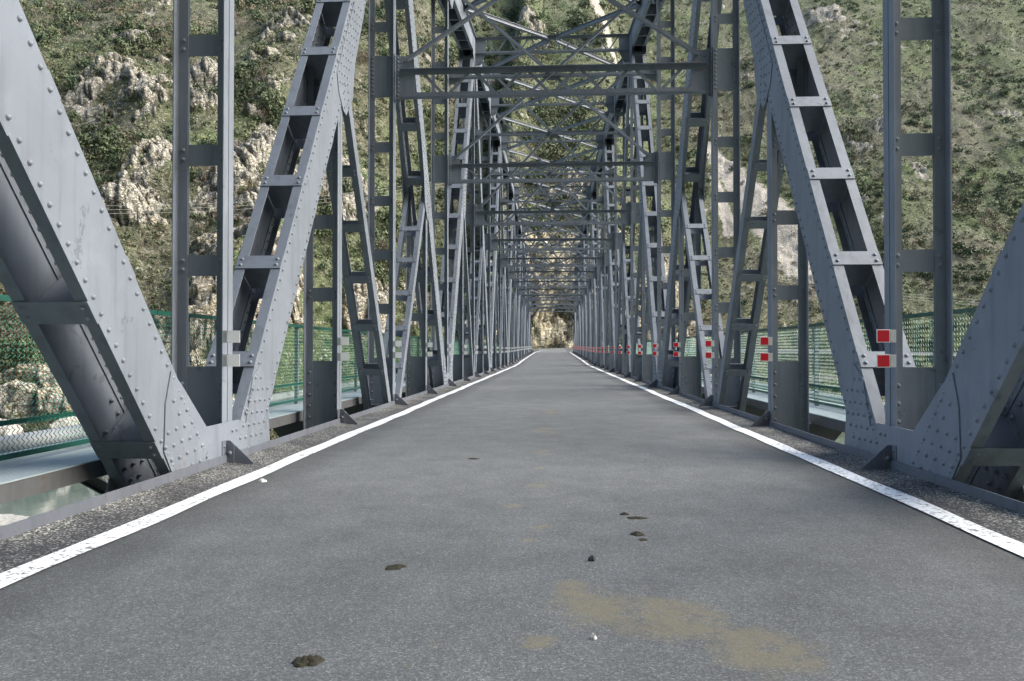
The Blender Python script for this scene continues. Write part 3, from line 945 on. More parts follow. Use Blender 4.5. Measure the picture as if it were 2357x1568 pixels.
# far end: the road widens and swings right under the cliff
zE = rise(112)
def poly_obj(name, mat, pts, z):
    me = bpy.data.meshes.new(name)
    me.from_pydata([(x, y, z + 0.065 * (y - 112)) for x, y in pts], [], [tuple(range(len(pts)))]); me.materials.append(mat); me.update()
    if me.polygons[0].normal.z < 0: me.flip_normals()
    o = bpy.data.objects.new(name, me); COL.objects.link(o); o['kind'] = 'structure'; return o
poly_obj('road', M['asphalt'], [(-3.0, 112), (3.0, 112), (6, 112.6), (14, 113.5), (40, 110), (60, 104), (64, 111), (42, 119), (14, 123), (6, 123.5), (0, 122.5), (-3.5, 119.5)], zE)
def ribbon(name, mat, path, w, z):
    v = []; f = []
    for i, (x, y) in enumerate(path):
        a = path[max(0, i - 1)]; b = path[min(len(path) - 1, i + 1)]
        dx, dy = b[0] - a[0], b[1] - a[1]; L = math.hypot(dx, dy)
        nx, ny = -dy / L * w / 2, dx / L * w / 2
        zz = z + 0.065 * (max(y, 112) - 112) if y >= 112 else z - zE + rise(y)
        v += [(x - nx, y - ny, zz), (x + nx, y + ny, zz)]
        if i: f.append((2 * i - 2, 2 * i - 1, 2 * i + 1, 2 * i))
    me = bpy.data.meshes.new(name); me.from_pydata(v, [], f); me.materials.append(mat); me.update()
    if me.polygons[0].normal.z < 0: me.flip_normals()
    o = bpy.data.objects.new(name, me); COL.objects.link(o); o['kind'] = 'structure'
ribbon('edge_line', M['roadpaint'], [(-2.77, 110.1), (-2.7, 111.5), (-2.45, 113.2), (-1.9, 114.8), (-0.9, 116.3), (0.8, 117.5), (3, 118.3), (7, 118.8), (14, 118.6), (40, 115)], 0.2, zE + 0.0135)
ribbon('edge_line', M['roadpaint'], [(2.8, 110.1), (2.82, 111), (2.95, 111.8), (3.3, 112.5), (4.2, 112.9), (6, 113.1), (14, 113.6), (40, 110.5)], 0.2, zE + 0.0135)
m = MB(); m.box(-6.5, 6.5, 112.05, 118, -14, zE - 0.06); o = m.build('bridge_abutment', M['concrete']); tag(o, 'concrete abutment carrying the far end of the bridge', 'abutment', 'bridge abutments')
m = MB(); m.box(-6.5, 6.5, -26, -16.7, -14, -0.06); o = m.build('bridge_abutment', M['concrete']); tag(o, 'concrete abutment behind the camera under the near end of the bridge', 'abutment', 'bridge abutments')

# small things on the road
def lump(name, mat, x, y, r, h, seed, lab, cat, group=None, elong=1.0):
    rg = random.Random(seed)
    m = MB(); na, nr = 14, 5
    v = [(0, 0, h)]
    ph = [rg.uniform(0, 6.28) for _ in range(4)]; na, nr = 26, 8
    for j in range(1, nr + 1):
        t_ = j / nr
        for i in range(na):
            a_ = 2 * math.pi * i / na
            rr = r * t_ * (1 + 0.22 * math.sin(2 * a_ + ph[0]) + 0.14 * math.sin(5 * a_ + ph[1]) + rg.uniform(-0.08, 0.08))
            z_ = h * (0.35 + 0.65 * (1 - t_ ** 1.2)) * (1 + rg.uniform(-0.55, 0.55)) if j < nr else -0.001
            v.append((rr * math.cos(a_) * elong, rr * math.sin(a_), z_))
    f = [(0, 1 + i, 1 + (i + 1) % na) for i in range(na)]
    for j in range(nr - 1):
        for i in range(na):
            a0 = 1 + j * na + i; a1 = 1 + j * na + (i + 1) % na
            f.append((a0, a0 + na, a1 + na, a1))
    m.add(v, f, True)
    o = m.build(name, mat); o.location = (x, y, 0.002); o.scale = (0.9, 0.9, 0.62) if cat == 'dung' else (1, 1, 1); tag(o, lab, cat, group); return o
lump('dung_pat', M['dung'], -0.905, -4.80, 0.055, 0.028, 1, 'dark dung pat nearest the bottom edge, left of centre', 'dung', 'dung pats on the road')
lump('dung_pat', M['dung'], -0.832, -3.59, 0.048, 0.018, 2, 'oval dark dung pat left of the road centre', 'dung', 'dung pats on the road', 1.25)
lump('dung_pat', M['dung'], 0.532, -2.232, 0.030, 0.02, 3, 'small dark dung lump furthest left of the pair right of centre', 'dung', 'dung pats on the road')
lump('dung_pat', M['dung'], 0.611, -2.34, 0.045, 0.014, 4, 'flat greenish dung pat beside a small dark lump right of centre', 'dung', 'dung pats on the road', 1.5)
lump('dung_pat', M['dung'], 0.56, -2.80, 0.040, 0.022, 5, 'dark dung pat just above a tiny crumb, right of centre', 'dung', 'dung pats on the road', 1.3)
lump('dung_pat', M['dung'], 0.58, -2.93, 0.026, 0.008, 6, 'tiny flat dung crumb below a darker pat right of centre', 'dung', 'dung pats on the road', 1.4)
lump('dung_pat', M['dung'], -0.835, 0.38, 0.04, 0.014, 7, 'thin dark dung smear further up the road on the left', 'dung', 'dung pats on the road', 1.5)
lump('dung_pat', M['dung'], 1.0, 60.0, 0.32, 0.05, 17, 'dark flat debris patch near the far end of the road', 'dung', 'dung pats on the road', 1.6)
lump('stone', M['black_stone'], 0.238, -3.40, 0.018, 0.024, 8, 'small black stone on the asphalt', 'stone', 'loose stones on the road')
lump('stone', M['white_stone'], 0.186, -4.515, 0.012, 0.016, 9, 'tiny white pebble on the asphalt in the foreground', 'stone', 'loose stones on the road')
lump('stone', M['white_stone'], -2.58, 1.02 - 2.1, 0.03, 0.022, 10, 'pale flat stone lying on the left white line', 'stone', 'loose stones on the road', 1.4)

# round sign at the far end, seen from the back
rs = empty('road_sign', (2.2, 119.0, zE + 0.3)); tag(rs, 'round road sign seen from its dark back on a thin pole before the cliff', 'sign')
m = MB(); m.tube((0, 0, 0), (0, 0, 3.25), 0.035, 8); m.build('sign_pole', M['sign_pole'], rs)
m = MB(); m.tube((0, 0.04, 2.95), (0, 0.06, 2.95), 0.36, 24); m.build('sign_disc', M['sign_back'], rs)

# ================================================================ landscape
def _h(ix, iy, iz, seed):
    n = (ix.astype(np.uint32) * np.uint32(374761393) + iy.astype(np.uint32) * np.uint32(668265263) + iz.astype(np.uint32) * np.uint32(2147483647) + np.uint32(seed * 974711))
    n = (n ^ (n >> np.uint32(13))) * np.uint32(1274126177)
    n = (n ^ (n >> np.uint32(16))) * np.uint32(2246822519)
    n = n ^ (n >> np.uint32(15))
    return (n & np.uint32(0xffffff)).astype(np.float32) / np.float32(0xffffff)
def vnoise(x, y, z, seed=0):
    ix = np.floor(x).astype(np.int64); iy = np.floor(y).astype(np.int64); iz = np.floor(z).astype(np.int64)
    fx = (x - ix).astype(np.float32); fy = (y - iy).astype(np.float32); fz = (z - iz).astype(np.float32)
    fx = fx * fx * (3 - 2 * fx); fy = fy * fy * (3 - 2 * fy); fz = fz * fz * (3 - 2 * fz)
    r = 0
    for dx in (0, 1):
        for dy in (0, 1):
            for dz in (0, 1):
                w = (fx if dx else 1 - fx) * (fy if dy else 1 - fy) * (fz if dz else 1 - fz)
                r = r + w * _h(ix + dx, iy + dy, iz + dz, seed)
    return r
def fbm(x, y, z, octv=4, seed=0, ridged=False, gain=0.5):
    a = 1.0; s = 0; tot = 0; f = 1.0
    for o in range(octv):
        v = vnoise(x * f, y * f, z * f, seed + o * 17)
        if ridged: v = 1 - np.abs(2 * v - 1)
        s = s + a * v; tot += a; a *= gain; f *= 2.03
    return s / tot
def sstep(a, b, x):
    t_ = np.clip((x - a) / (b - a), 0, 1); return t_ * t_ * (3 - 2 * t_)

SHX = [-400, -120, -60, -45, -25, -10, 12, 30, 60, 120, 400]
SHY = [60, 52, 60, 66, 92, 104, 108, 112, 112, 106, 100]
def base_h(x, y):
    ysh = np.interp(x, SHX, SHY)
    s = y - ysh
    # left and middle: rocky bank then a steep hillside
    L = np.where(s < 0, -12.7 + 0.05 * np.clip(s, -15, 0), -12.4 + 0.85 * np.clip(s, 0, 14) + 0.78 * np.clip(s - 14, 0, 600))
    # right: low meadow terrace, then the slope
    R = np.where(s < 0, -12.7 + 0.05 * np.clip(s, -15, 0), -12.4 + 0.45 * np.clip(s, 0, 12) + 0.045 * np.clip(s - 12, 0, 55) + 0.86 * np.clip(s - 67, 0, 500))
    k = sstep(9, 34, x)
    h = L * (1 - k) + R * k
    # road platform and the cliff across the far end
    c = np.exp(-(((x - 0.5) / 10.0) ** 4))
    cy = 125.0 - 0.25 * np.clip(-x, 0, 12) * 1.0
    cy = np.where(x < -3.4, 125 - 1.6 * np.clip(-3.4 - x, 0, 9), cy)
    cl = 0.72 + 0.06 * np.clip(y - 112, 0, 13) + np.clip((y - cy) * 1.9, 0, 17) + 0.80 * np.clip(y - cy - 7, 0, 600)
    wc = sstep(-16, -9, x) * (1 - sstep(12, 40, x))
    flat = np.where(y > 111, cl, h)
    h = h * (1 - wc) + np.where(y > 111, flat, h) * wc
    return h
BLOBS = []   # rock masses: (x, y, rx, ry, height, strength)
def features(x, y):
    add = np.zeros_like(x); rock = np.zeros_like(x)
    for (bx, by, rx, ry, hh, st) in ROCKS:
        d = ((x - bx) / rx) ** 2 + ((y - by) / ry) ** 2
        g = np.exp(-d ** 1.3)
        add += hh * g; rock = np.maximum(rock, st * g)
    return add, rock
ROCKS = [
    # the outcrops one can tell apart on the left slope, lowest to highest
    (-44, 84, 3.6, 6, 3, 1.1), (-40, 89, 4.2, 7, 5, 1.1), (-45, 91, 5, 8, 5, 1.1), (-41, 97, 4.5, 8, 5, 1.1), (-50, 96, 4, 5, 2, 0.7), (-65, 99, 4.0, 5.0, 4, 1.15), (-53, 114, 4.6, 10, 5, 1.1), (-46, 108, 4, 7, 4, 0.95),
    (-68, 113, 4.2, 8, 4, 1.05), (-30, 108, 4.0, 8, 3, 1.0), (-38, 128, 4.6, 9, 3, 0.95), (-42, 128, 4, 7, 3, 0.85), (-49, 125, 4.2, 6, 3, 0.9), (-84, 138, 7.0, 7.5, 4, 1.1), (-78, 131, 5, 6, 3, 1.0), (-94, 145, 6, 5.5, 3, 1.05), (-98, 142, 4, 5, 2, 0.9),
    (-76, 146, 5, 10, 4, 1.05), (-70, 136, 4, 6, 3, 0.9), (-65, 153, 8, 8, 3, 0.85), (-68, 184, 9, 9, 3, 0.8), (-58, 143, 6, 7, 3, 0.85), (-111, 194, 3.8, 8, 4, 1.1), (-101, 152, 5, 3.5, 2, 0.95), (-103, 166, 5.5, 4, 2, 0.9), (-62, 170, 10, 7, 2, 0.7),
    (-22, 118, 5, 8, 3, 0.9), (-14, 122, 6, 7, 3, 0.9), (2, 130, 12, 10, 0, 1.2), (6, 150, 8, 7, 3, 0.6), (20, 132, 10, 9, 0, 0.7), (-9, 174, 5, 6, 2, 0.7), (-9, 250, 7, 8, 3, 0.75),
    (-56, 72, 16, 4, 0, 1.0), (-40, 80, 14, 5, 0, 1.0), (-20, 100, 14, 6, 0, 0.9),
    (139, 372, 12, 12, 5, 1.0), (126, 253, 4.5, 5, 2, 0.9), (128, 277, 5, 7, 2, 0.85), (101, 231, 8, 13, 1, 0.68), (113, 276, 5, 9, 1, 0.7), (152, 225, 10, 10, 1, 0.6), (170, 260, 8, 8, 2, 0.6), (90, 205, 9, 7, 1, 0.55),
]
def terrain(x, y):
    h = base_h(x, y)
    add, rock = features(x, y)
    h = h + add * sstep(-10, -4, h)
    inland = sstep(-11.5, -4, h)
    road_clear = 1 - sstep(-9, -6, x) * (1 - sstep(45, 70, x)) * sstep(108, 112, y) * (1 - sstep(123.5, 125.5, y))
    h = h + inland * road_clear * ((fbm(x / 55, y / 55, x * 0, 4, 3) - 0.5) * 16 * sstep(15, 60, h + 15) + (fbm(x / 16, y / 16, x * 0, 4, 9, True) - 0.5) * 2.8 + (fbm(x / 4.5, y / 4.5, h / 6, 3, 21) - 0.5) * 1.6)
    n = fbm(x / 11, y / 11, h / 9, 5, 40, True)
    rmask = sstep(0.42, 0.62, rock * 0.52 + (n - 0.5) * 0.75 + (fbm(x / 5, y / 5, h / 5, 3, 45) - 0.5) * 0.55 + 0.14 * (fbm(x / 40, y / 40, x * 0, 3, 77) > 0.5))
    gx = (fbm(x / 35, y / 35, h / 25, 4, 60) - 0.5)
    rmask = np.clip(rmask + 0.35 * sstep(0.03, 0.12, gx) * sstep(0.55, 0.68, n) , 0, 1)
    return h, rmask, rock, road_clear

def smooth_cols(arr):
    return arr
# fan of ground seen from the bridge: 1100 bearings x 620 rings
az = np.radians(np.linspace(-47, 47, 1250))
rr = np.concatenate([np.linspace(30, 55, 12, endpoint=False), 55 * np.exp(np.linspace(0, math.log(520 / 55), 640)), np.linspace(540, 1400, 30)])
AZ, RR = np.meshgrid(az, rr)
GX = (RR * np.sin(AZ)).ravel(); GY = (-7.5 + RR * np.cos(AZ)).ravel()
GH, RM, RK, RC = terrain(GX, GY)
# rocks are pushed out of the slope as blocks with bedding
bed = (GH * 0.9 + GX * 0.35)
def worley(x, y, z, seed):
    ix, iy, iz = np.floor(x).astype(np.int64), np.floor(y).astype(np.int64), np.floor(z).astype(np.int64)
    f1 = np.full(x.shape, 9.0); f2 = np.full(x.shape, 9.0); cv = np.zeros(x.shape)
    for dx in (-1, 0, 1):
        for dy in (-1, 0, 1):
            for dz in (-1, 0, 1):
                cx, cy, cz = ix + dx, iy + dy, iz + dz
                d = (cx + _h(cx, cy, cz, seed) - x) ** 2 + (cy + _h(cx, cy, cz, seed + 1) - y) ** 2 + (cz + _h(cx, cy, cz, seed + 2) - z) ** 2
                v = _h(cx, cy, cz, seed + 3)
                n1 = d < f1
                f2 = np.where(n1, f1, np.minimum(f2, d)); cv = np.where(n1, v, cv); f1 = np.where(n1, d, f1)
    return np.sqrt(f1), np.sqrt(f2), cv
rkm = RM > 0.02
rx_, ry_, rz_ = GX[rkm], GY[rkm], GH[rkm]
w1_ = (fbm(rx_ / 6, ry_ / 6, rz_ / 6, 3, 501) - 0.5) * 3.2; w2_ = (fbm(rx_ / 6 + 9, ry_ / 6, rz_ / 6, 3, 511) - 0.5) * 3.2
def blocks(sx, sz, seed, tilt):
    u = rx_ * math.cos(tilt) + rz_ * math.sin(tilt); v = -rx_ * math.sin(tilt) + rz_ * math.cos(tilt)
    a, b, c_ = worley((u + w1_) / sx, (ry_ + w2_) / sx, (v + w1_ * 0.5) / sz, seed)
    return c_ - 0.5, sstep(0.0, 0.22, b - a)
bA, eA = blocks(4.6, 7.5, 601, 0.35)
bB, eB = blocks(1.7, 2.6, 631, 0.2)
BLK = np.zeros_like(GX)
BLK[rkm] = bA * 2.6 + (eA - 1) * 1.3 + bB * 0.9 + (eB - 1) * 0.55
CRK = np.ones_like(GX); CRK[rkm] = np.clip(0.35 + 0.65 * eA, 0, 1) * np.clip(0.5 + 0.5 * eB, 0, 1)
wx_ = (fbm(GX / 7, GY / 7, GH / 7, 2, 77) - 0.5) * 5
blk = fbm((GX + wx_) / 2.0, (GY + wx_) / 3.2, (GH + GX * 0.5) / 5.5, 6, 91, True, 0.62) - 0.48
blk2 = fbm(GX / 9, GY / 9, bed / 5, 3, 131, True) - 0.4
push = RM * (blk * 1.3 + blk2 * 3.0 + BLK) * RC
vfine = (1 - RM) * (fbm(GX / 1.8, GY / 1.8, GH / 2, 3, 151) - 0.5) * 1.1 * RC * sstep(-11.8, -9, GH)
PX = GX + push * 0.15; PY = GY - push * 0.75; PZ = GH + push * 0.45 + vfine
water_side = sstep(-12.2, -10.5, PZ)
def ground_colors():
    scree = np.zeros_like(GX)
    def streak(x0, y0, x1, y1, w0, w1, st):
        dx, dy = x1 - x0, y1 - y0; L2 = dx * dx + dy * dy
        t_ = np.clip(((GX - x0) * dx + (GY - y0) * dy) / L2, 0, 1)
        d = np.hypot(GX - (x0 + t_ * dx), GY - (y0 + t_ * dy)) / (w0 + (w1 - w0) * t_)
        return st * np.exp(-d ** 2)
    for q in SCREES: scree = np.maximum(scree, streak(*q))
    dry = np.clip((fbm(GX / 30, GY / 30, GX * 0, 4, 201) - 0.42) * 3.0, 0, 1)
    dry = np.maximum(dry, 0.9 * np.exp(-(((GX - 50) / 22) ** 2 + ((GY - 185) / 22) ** 2)))
    dry = dry * (1 - np.exp(-(((GX - 75) / 60) ** 2 + ((GY - 145) / 30) ** 2)))
    return scree, dry
SCREES = [(60, 284, 67, 260, 3.0, 6, 1.1), (67, 260, 77, 218, 6, 10, 1.15), (59, 266, 59, 236, 2.0, 3.0, 1.0), (18, 300, 23, 276, 5, 4.5, 1.0), (23, 276, 24, 222, 4.5, 3, 0.95), (40, 330, 30, 296, 3, 5, 0.8), (96, 174, 60, 176, 3, 5, 0.5)]
HAND = [(-103, 149, 3.0, 'leaf_dark'), (-99, 147, 2.6, 'leaf_dark'), (-96, 143, 2.4, 'leaf_dark'), (-102, 141, 2.8, 'leaf_dark'), (-106, 143, 2.2, 'leaf_olive'), (-81, 120, 2.4, 'leaf_dark'), (-84, 122, 2.2, 'leaf_dark'), (-79, 118, 1.8, 'leaf_olive'),
        (-61, 120, 2.2, 'leaf_dark'), (-63, 121, 1.8, 'leaf_dark'), (-58, 119, 1.6, 'leaf_yellow'), (-63, 142, 2.6, 'leaf_dark'), (-60, 140, 2.4, 'leaf_dark'), (-56, 138, 2.6, 'leaf_dark'), (-58, 136, 2.6, 'leaf_brown'), (-52, 143, 2.8, 'leaf_dark'),
        (-54, 133, 2.4, 'leaf_dark'), (-72, 181, 2.6, 'leaf_dark'), (-67, 147, 2.4, 'leaf_olive'), (-90, 160, 2.4, 'leaf_brown'), (-95, 166, 2.4, 'leaf_brown'), (-86, 165, 2.6, 'leaf_dark'), (-80, 158, 2.2, 'leaf_dark'), (-51, 117, 1.2, 'leaf_yellow'), (-47, 110, 1.2, 'leaf_yellow'),
        (-3.6, 127, 1.9, 'leaf_brown'), (-2.6, 129, 2.0, 'leaf_brown'), (-1.4, 130, 1.8, 'leaf_olive'), (1.6, 129, 1.2, 'leaf_dark'), (4.6, 130, 1.6, 'leaf_brown'), (-3.9, 125.5, 1.2, 'leaf_dark'), (0.4, 126, 0.8, 'leaf_olive'),
        (75, 292, 3.2, 'leaf_brown'), (80, 286, 3.4, 'leaf_brown'), (72, 300, 3.0, 'leaf_brown'), (30, 280, 3.0, 'leaf_brown'), (33, 270, 3.0, 'leaf_brown'), (12, 280, 3.0, 'leaf_dark'), (8, 262, 2.6, 'leaf_dark'), (14, 250, 2.6, 'leaf_brown'), (48, 212, 2.6, 'leaf_brown'), (55, 214, 2.6, 'leaf_brown'), (63, 215, 2.4, 'leaf_brown')]
SC, DR = ground_colors()
ground_cam = np.array([0.02, -7.54, 1.18])
nr_, na_ = RR.shape
idx = np.arange(nr_ * na_).reshape(nr_, na_)
quads = np.stack([idx[:-1, :-1], idx[:-1, 1:], idx[1:, 1:], idx[1:, :-1]], -1).reshape(-1, 4)
def big_mesh(name, co, quads, mat, smooth=True):
    me = bpy.data.meshes.new(name)
    me.vertices.add(len(co)); me.vertices.foreach_set('co', np.ascontiguousarray(co, dtype=np.float32).ravel())
    me.loops.add(quads.size); me.loops.foreach_set('vertex_index', quads.ravel().astype(np.int32))
    me.polygons.add(len(quads))
    me.polygons.foreach_set('loop_start', np.arange(0, quads.size, quads.shape[1], dtype=np.int32))
    me.update(calc_edges=True)
    me.polygons.foreach_set('use_smooth', np.full(len(quads), smooth))
    me.materials.append(mat)
    return me
co = np.stack([PX, PY, PZ], -1)
me = big_mesh('hillside', co, quads, M['hill'])
ca = me.color_attributes.new('ground_mask', 'FLOAT_COLOR', 'POINT')
rk_attr = np.clip(RM * 0.95 + RK * 0.10, 0, 1)
ca.data.foreach_set('color', np.stack([rk_attr, SC, DR, np.ones_like(SC)], -1).astype(np.float32).ravel())
hill = bpy.data.objects.new('hillside', me); COL.objects.link(hill); hill['kind'] = 'structure'

# river bed and near bank, steepened unseen behind the camera to block skylight
gx_ = np.linspace(-420, 420, 120); gy_ = np.linspace(-320, 60, 70)
BX, BY = np.meshgrid(gx_, gy_)
BZ = -13.6 + 0.0 * BX + np.where(BY < -24, np.clip((-24 - BY) * 0.9, 0, 12.6) + np.clip((-34 - BY) * 1.9, 0, 320), 0)
BZ = BZ + (fbm(BX / 14, BY / 14, BX * 0, 4, 300) - 0.5) * 2.2 * (BY < -30)
i2 = np.arange(BX.size).reshape(BX.shape)
q2 = np.stack([i2[:-1, :-1], i2[:-1, 1:], i2[1:, 1:], i2[1:, :-1]], -1).reshape(-1, 4)
me2 = big_mesh('river_bank_sky_block', np.stack([BX.ravel(), BY.ravel(), BZ.ravel()], -1), q2, M['hill'])
c2 = me2.color_attributes.new('ground_mask', 'FLOAT_COLOR', 'POINT')
c2.data.foreach_set('color', np.tile(np.array([0.0, 0.0, 0.3, 1], np.float32), len(me2.vertices)))
nb_ = bpy.data.objects.new('river_bank_sky_block', me2); COL.objects.link(nb_); nb_['kind'] = 'structure'
m = MB(); m.add([(-420, -45, -12.15), (420, -45, -12.15), (420, 150, -12.15), (-420, 150, -12.15)], [(0, 1, 2, 3)])
wt = m.build('river', M['water']); wt['kind'] = 'structure'
# near approach road behind the camera
m = MB(); m.add([(-5, -80, -0.02), (5, -80, -0.02), (5, -38, -0.02), (-5, -38, -0.02)], [(0, 1, 2, 3)]); o = m.build('road', M['asphalt']); o['kind'] = 'structure'
# gravel bar in the river, lower left
def gravel_bar(cx, cy, rx, ry, seed, lab):
    n = 40; v = []; f = []
    rg = np.random.RandomState(seed)
    xs = np.linspace(-1, 1, n)
    for j in range(n):
        for i in range(n):
            d = math.hypot(xs[i], xs[j])
            v.append((cx + xs[i] * rx, cy + xs[j] * ry, -12.15 + 0.75 * (0.55 - d) + rg.uniform(-0.05, 0.05)))
    f = [(j * n + i, j * n + i + 1, (j + 1) * n + i + 1, (j + 1) * n + i) for j in range(n - 1) for i in range(n - 1)]
    me = bpy.data.meshes.new('gravel_bar'); me.from_pydata(v, [], f); me.materials.append(M['bar']); me.update()
    o = bpy.data.objects.new('gravel_bar', me); COL.objects.link(o); o['kind'] = 'structure'
t = NT('pale_river_gravel')
M['bar'] = t.out(t.ramp(t.noise(4, 6, 0.7), [(0.3, (0.16, 0.16, 0.145)), (0.6, (0.36, 0.36, 0.33))]), 0.9, t.bump(t.noise(8, 4), 0.8, 0.1))
gravel_bar(-44.5, 47.5, 6, 4.2, 3, '')

# white river rocks along the waterline on the left
def rock_mesh(seed, sub=3):
    rg = random.Random(seed)
    import bmesh
    bm = bmesh.new(); bmesh.ops.create_icosphere(bm, subdivisions=sub, radius=1.0)
    co = np.array([v.co[:] for v in bm.verts])
    d = 1 + 0.55 * (fbm(co[:, 0] * 1.4 + seed * 7, co[:, 1] * 1.4, co[:, 2] * 1.4, 4, seed, True) - 0.55) + 0.18 * (fbm(co[:, 0] * 5 + seed, co[:, 1] * 5, co[:, 2] * 5, 3, seed + 5, True) - 0.5)
    for _ in range(9):                     # flat broken faces
        nrm = np.array([rg.gauss(0, 1) for _ in range(3)]); nrm /= np.linalg.norm(nrm)
        k = co @ nrm * d; lim = rg.uniform(0.55, 0.8)
        d = np.where(k > lim, d * lim / np.maximum(k, 1e-3), d)
    for v, s_ in zip(bm.verts, d): v.co = v.co * float(s_)
    me = bpy.data.meshes.new('boulder'); bm.to_mesh(me); bm.free(); me.materials.append(M['limestone']); return me
t = NT('pale_limestone')
cr = t.voronoi(1.3, 'DISTANCE_TO_EDGE')
c = t.ramp(t.noise(1.8, 6, 0.7), [(0.3, (0.26, 0.25, 0.22)), (0.6, (0.52, 0.51, 0.47))])
c = t.mix(t.ramp(cr, [(0.0, 0.8), (0.06, 0.0)]), c, (0.06, 0.06, 0.045))
M['limestone'] = t.out(c, 0.9, t.bump(t.noise(3, 7, 0.7), 0.9, 0.3))
rocks = [rock_mesh(k) for k in range(4)]
grid_h = PZ.reshape(nr_, na_)
def ground_at(x, y):
    a_ = math.atan2(x, y + 7.5); r_ = math.hypot(x, y + 7.5)
    i = int(round((a_ - az[0]) / (az[-1] - az[0]) * (na_ - 1))); j = int(np.searchsorted(rr, r_))
    i = min(max(i, 0), na_ - 1); j = min(max(j, 0), nr_ - 1)
    return float(grid_h[j, i])
rg = random.Random(11)
for k in range(46):
    x = rg.uniform(-66, -30); ysh_ = float(np.interp(x, SHX, SHY))
    y = ysh_ + rg.uniform(-1.5, 6)
    o = link_copy(rocks[k % 4], 'boulder', None, (x, y, max(ground_at(x, y), -12.2) + 0.2)); sc_ = rg.uniform(0.8, 2.6)
    o.scale = (sc_ * rg.uniform(0.9, 1.6), sc_, sc_ * rg.uniform(0.6, 1.0)); o.rotation_euler = (rg.uniform(-.3, .3), rg.uniform(-.3, .3), rg.uniform(0, 6.28))
    tag(o, 'pale angular limestone boulder lying along the rocky far waterline', 'boulder', 'boulders along the waterline')

# ---------------------------------------------------------------- shrubs and trees
def leafy(seed, nleaf, size, flat=0.75, hollow=0.35):
    rs_ = np.random.RandomState(seed)
    nb_ = 7
    cen = rs_.uniform(-0.55, 0.55, (nb_, 3)); cen[:, 2] = rs_.uniform(0.15, 0.75, nb_) * flat
    rad_ = rs_.uniform(0.28, 0.52, nb_)
    b = rs_.randint(0, nb_, nleaf)
    d = rs_.normal(size=(nleaf, 3)); d /= np.linalg.norm(d, axis=1)[:, None]
    c = cen[b] + d * (rad_[b] * rs_.uniform(hollow, 1.08, nleaf) ** 0.6)[:, None]
    c[:, 2] = np.abs(c[:, 2])
    u = rs_.normal(size=(nleaf, 3)); u /= np.linalg.norm(u, axis=1)[:, None]
    w = np.cross(u, d + 0.3 * rs_.normal(size=(nleaf, 3))); w /= np.linalg.norm(w, axis=1)[:, None]
    s_ = size * rs_.uniform(0.6, 1.4, nleaf)[:, None]
    v = np.stack([c - u * s_ * 0.9, c + w * s_ * 0.6, c + u * s_, c - w * s_ * 0.6], 1).reshape(-1, 3)
    return v
def twiggy(seed, nst, spread=0.8, hgt=1.0):
    rs_ = np.random.RandomState(seed); v = []
    def seg(p, q, r):
        d = q - p; a = np.cross(d, rs_.normal(size=3)); a = a / np.linalg.norm(a) * r
        v.extend([p - a, p + a, q + a * 0.5, q - a * 0.5])
    for k in range(nst):
        p = np.array([rs_.uniform(-.12, .12), rs_.uniform(-.12, .12), 0]); d = np.array([rs_.normal() * spread * 0.5, rs_.normal() * spread * 0.5, 1.0]); d /= np.linalg.norm(d)
        L = hgt * rs_.uniform(0.3, 0.5)
        for lev in range(3):
            q = p + d * L
            seg(p, q, 0.018 / (lev + 1))
            for b_ in range(4):
                d2 = d + rs_.normal(size=3) * 0.55; d2 /= np.linalg.norm(d2)
                q2_ = q + d2 * L * 0.7; seg(q, q2_, 0.010 / (lev + 1))
                for b2 in range(3):
                    d3 = d2 + rs_.normal(size=3) * 0.6; d3 /= np.linalg.norm(d3); seg(q2_, q2_ + d3 * L * 0.45, 0.008)
            p = q; d = d + rs_.normal(size=3) * 0.25; d /= np.linalg.norm(d); L *= 0.75
    return np.array(v)
def quad_mesh(name, v, mat):
    n = len(v) // 4
    return big_mesh(name, v, np.arange(n * 4).reshape(-1, 4), mat, False)
BUSH = []
for k in range(3): BUSH.append(('leaf_dark', leafy(100 + k, 420, 0.085)))
for k in range(3): BUSH.append(('leaf_olive', leafy(200 + k, 380, 0.085)))
for k in range(3): BUSH.append(('leaf_brown', twiggy(300 + k, 9)))
for k in range(1): BUSH.append(('leaf_yellow', leafy(400 + k, 260, 0.07)))
bush_me = [quad_mesh('shrub', v, M[mt]) for mt, v in BUSH]
lowb = {'leaf_dark': [leafy(500 + k, 100, 0.14) for k in range(3)], 'leaf_olive': [leafy(520 + k, 90, 0.14) for k in range(3)], 'leaf_brown': [leafy(540 + k, 90, 0.11) for k in range(3)]}
rs_ = np.random.RandomState(42)
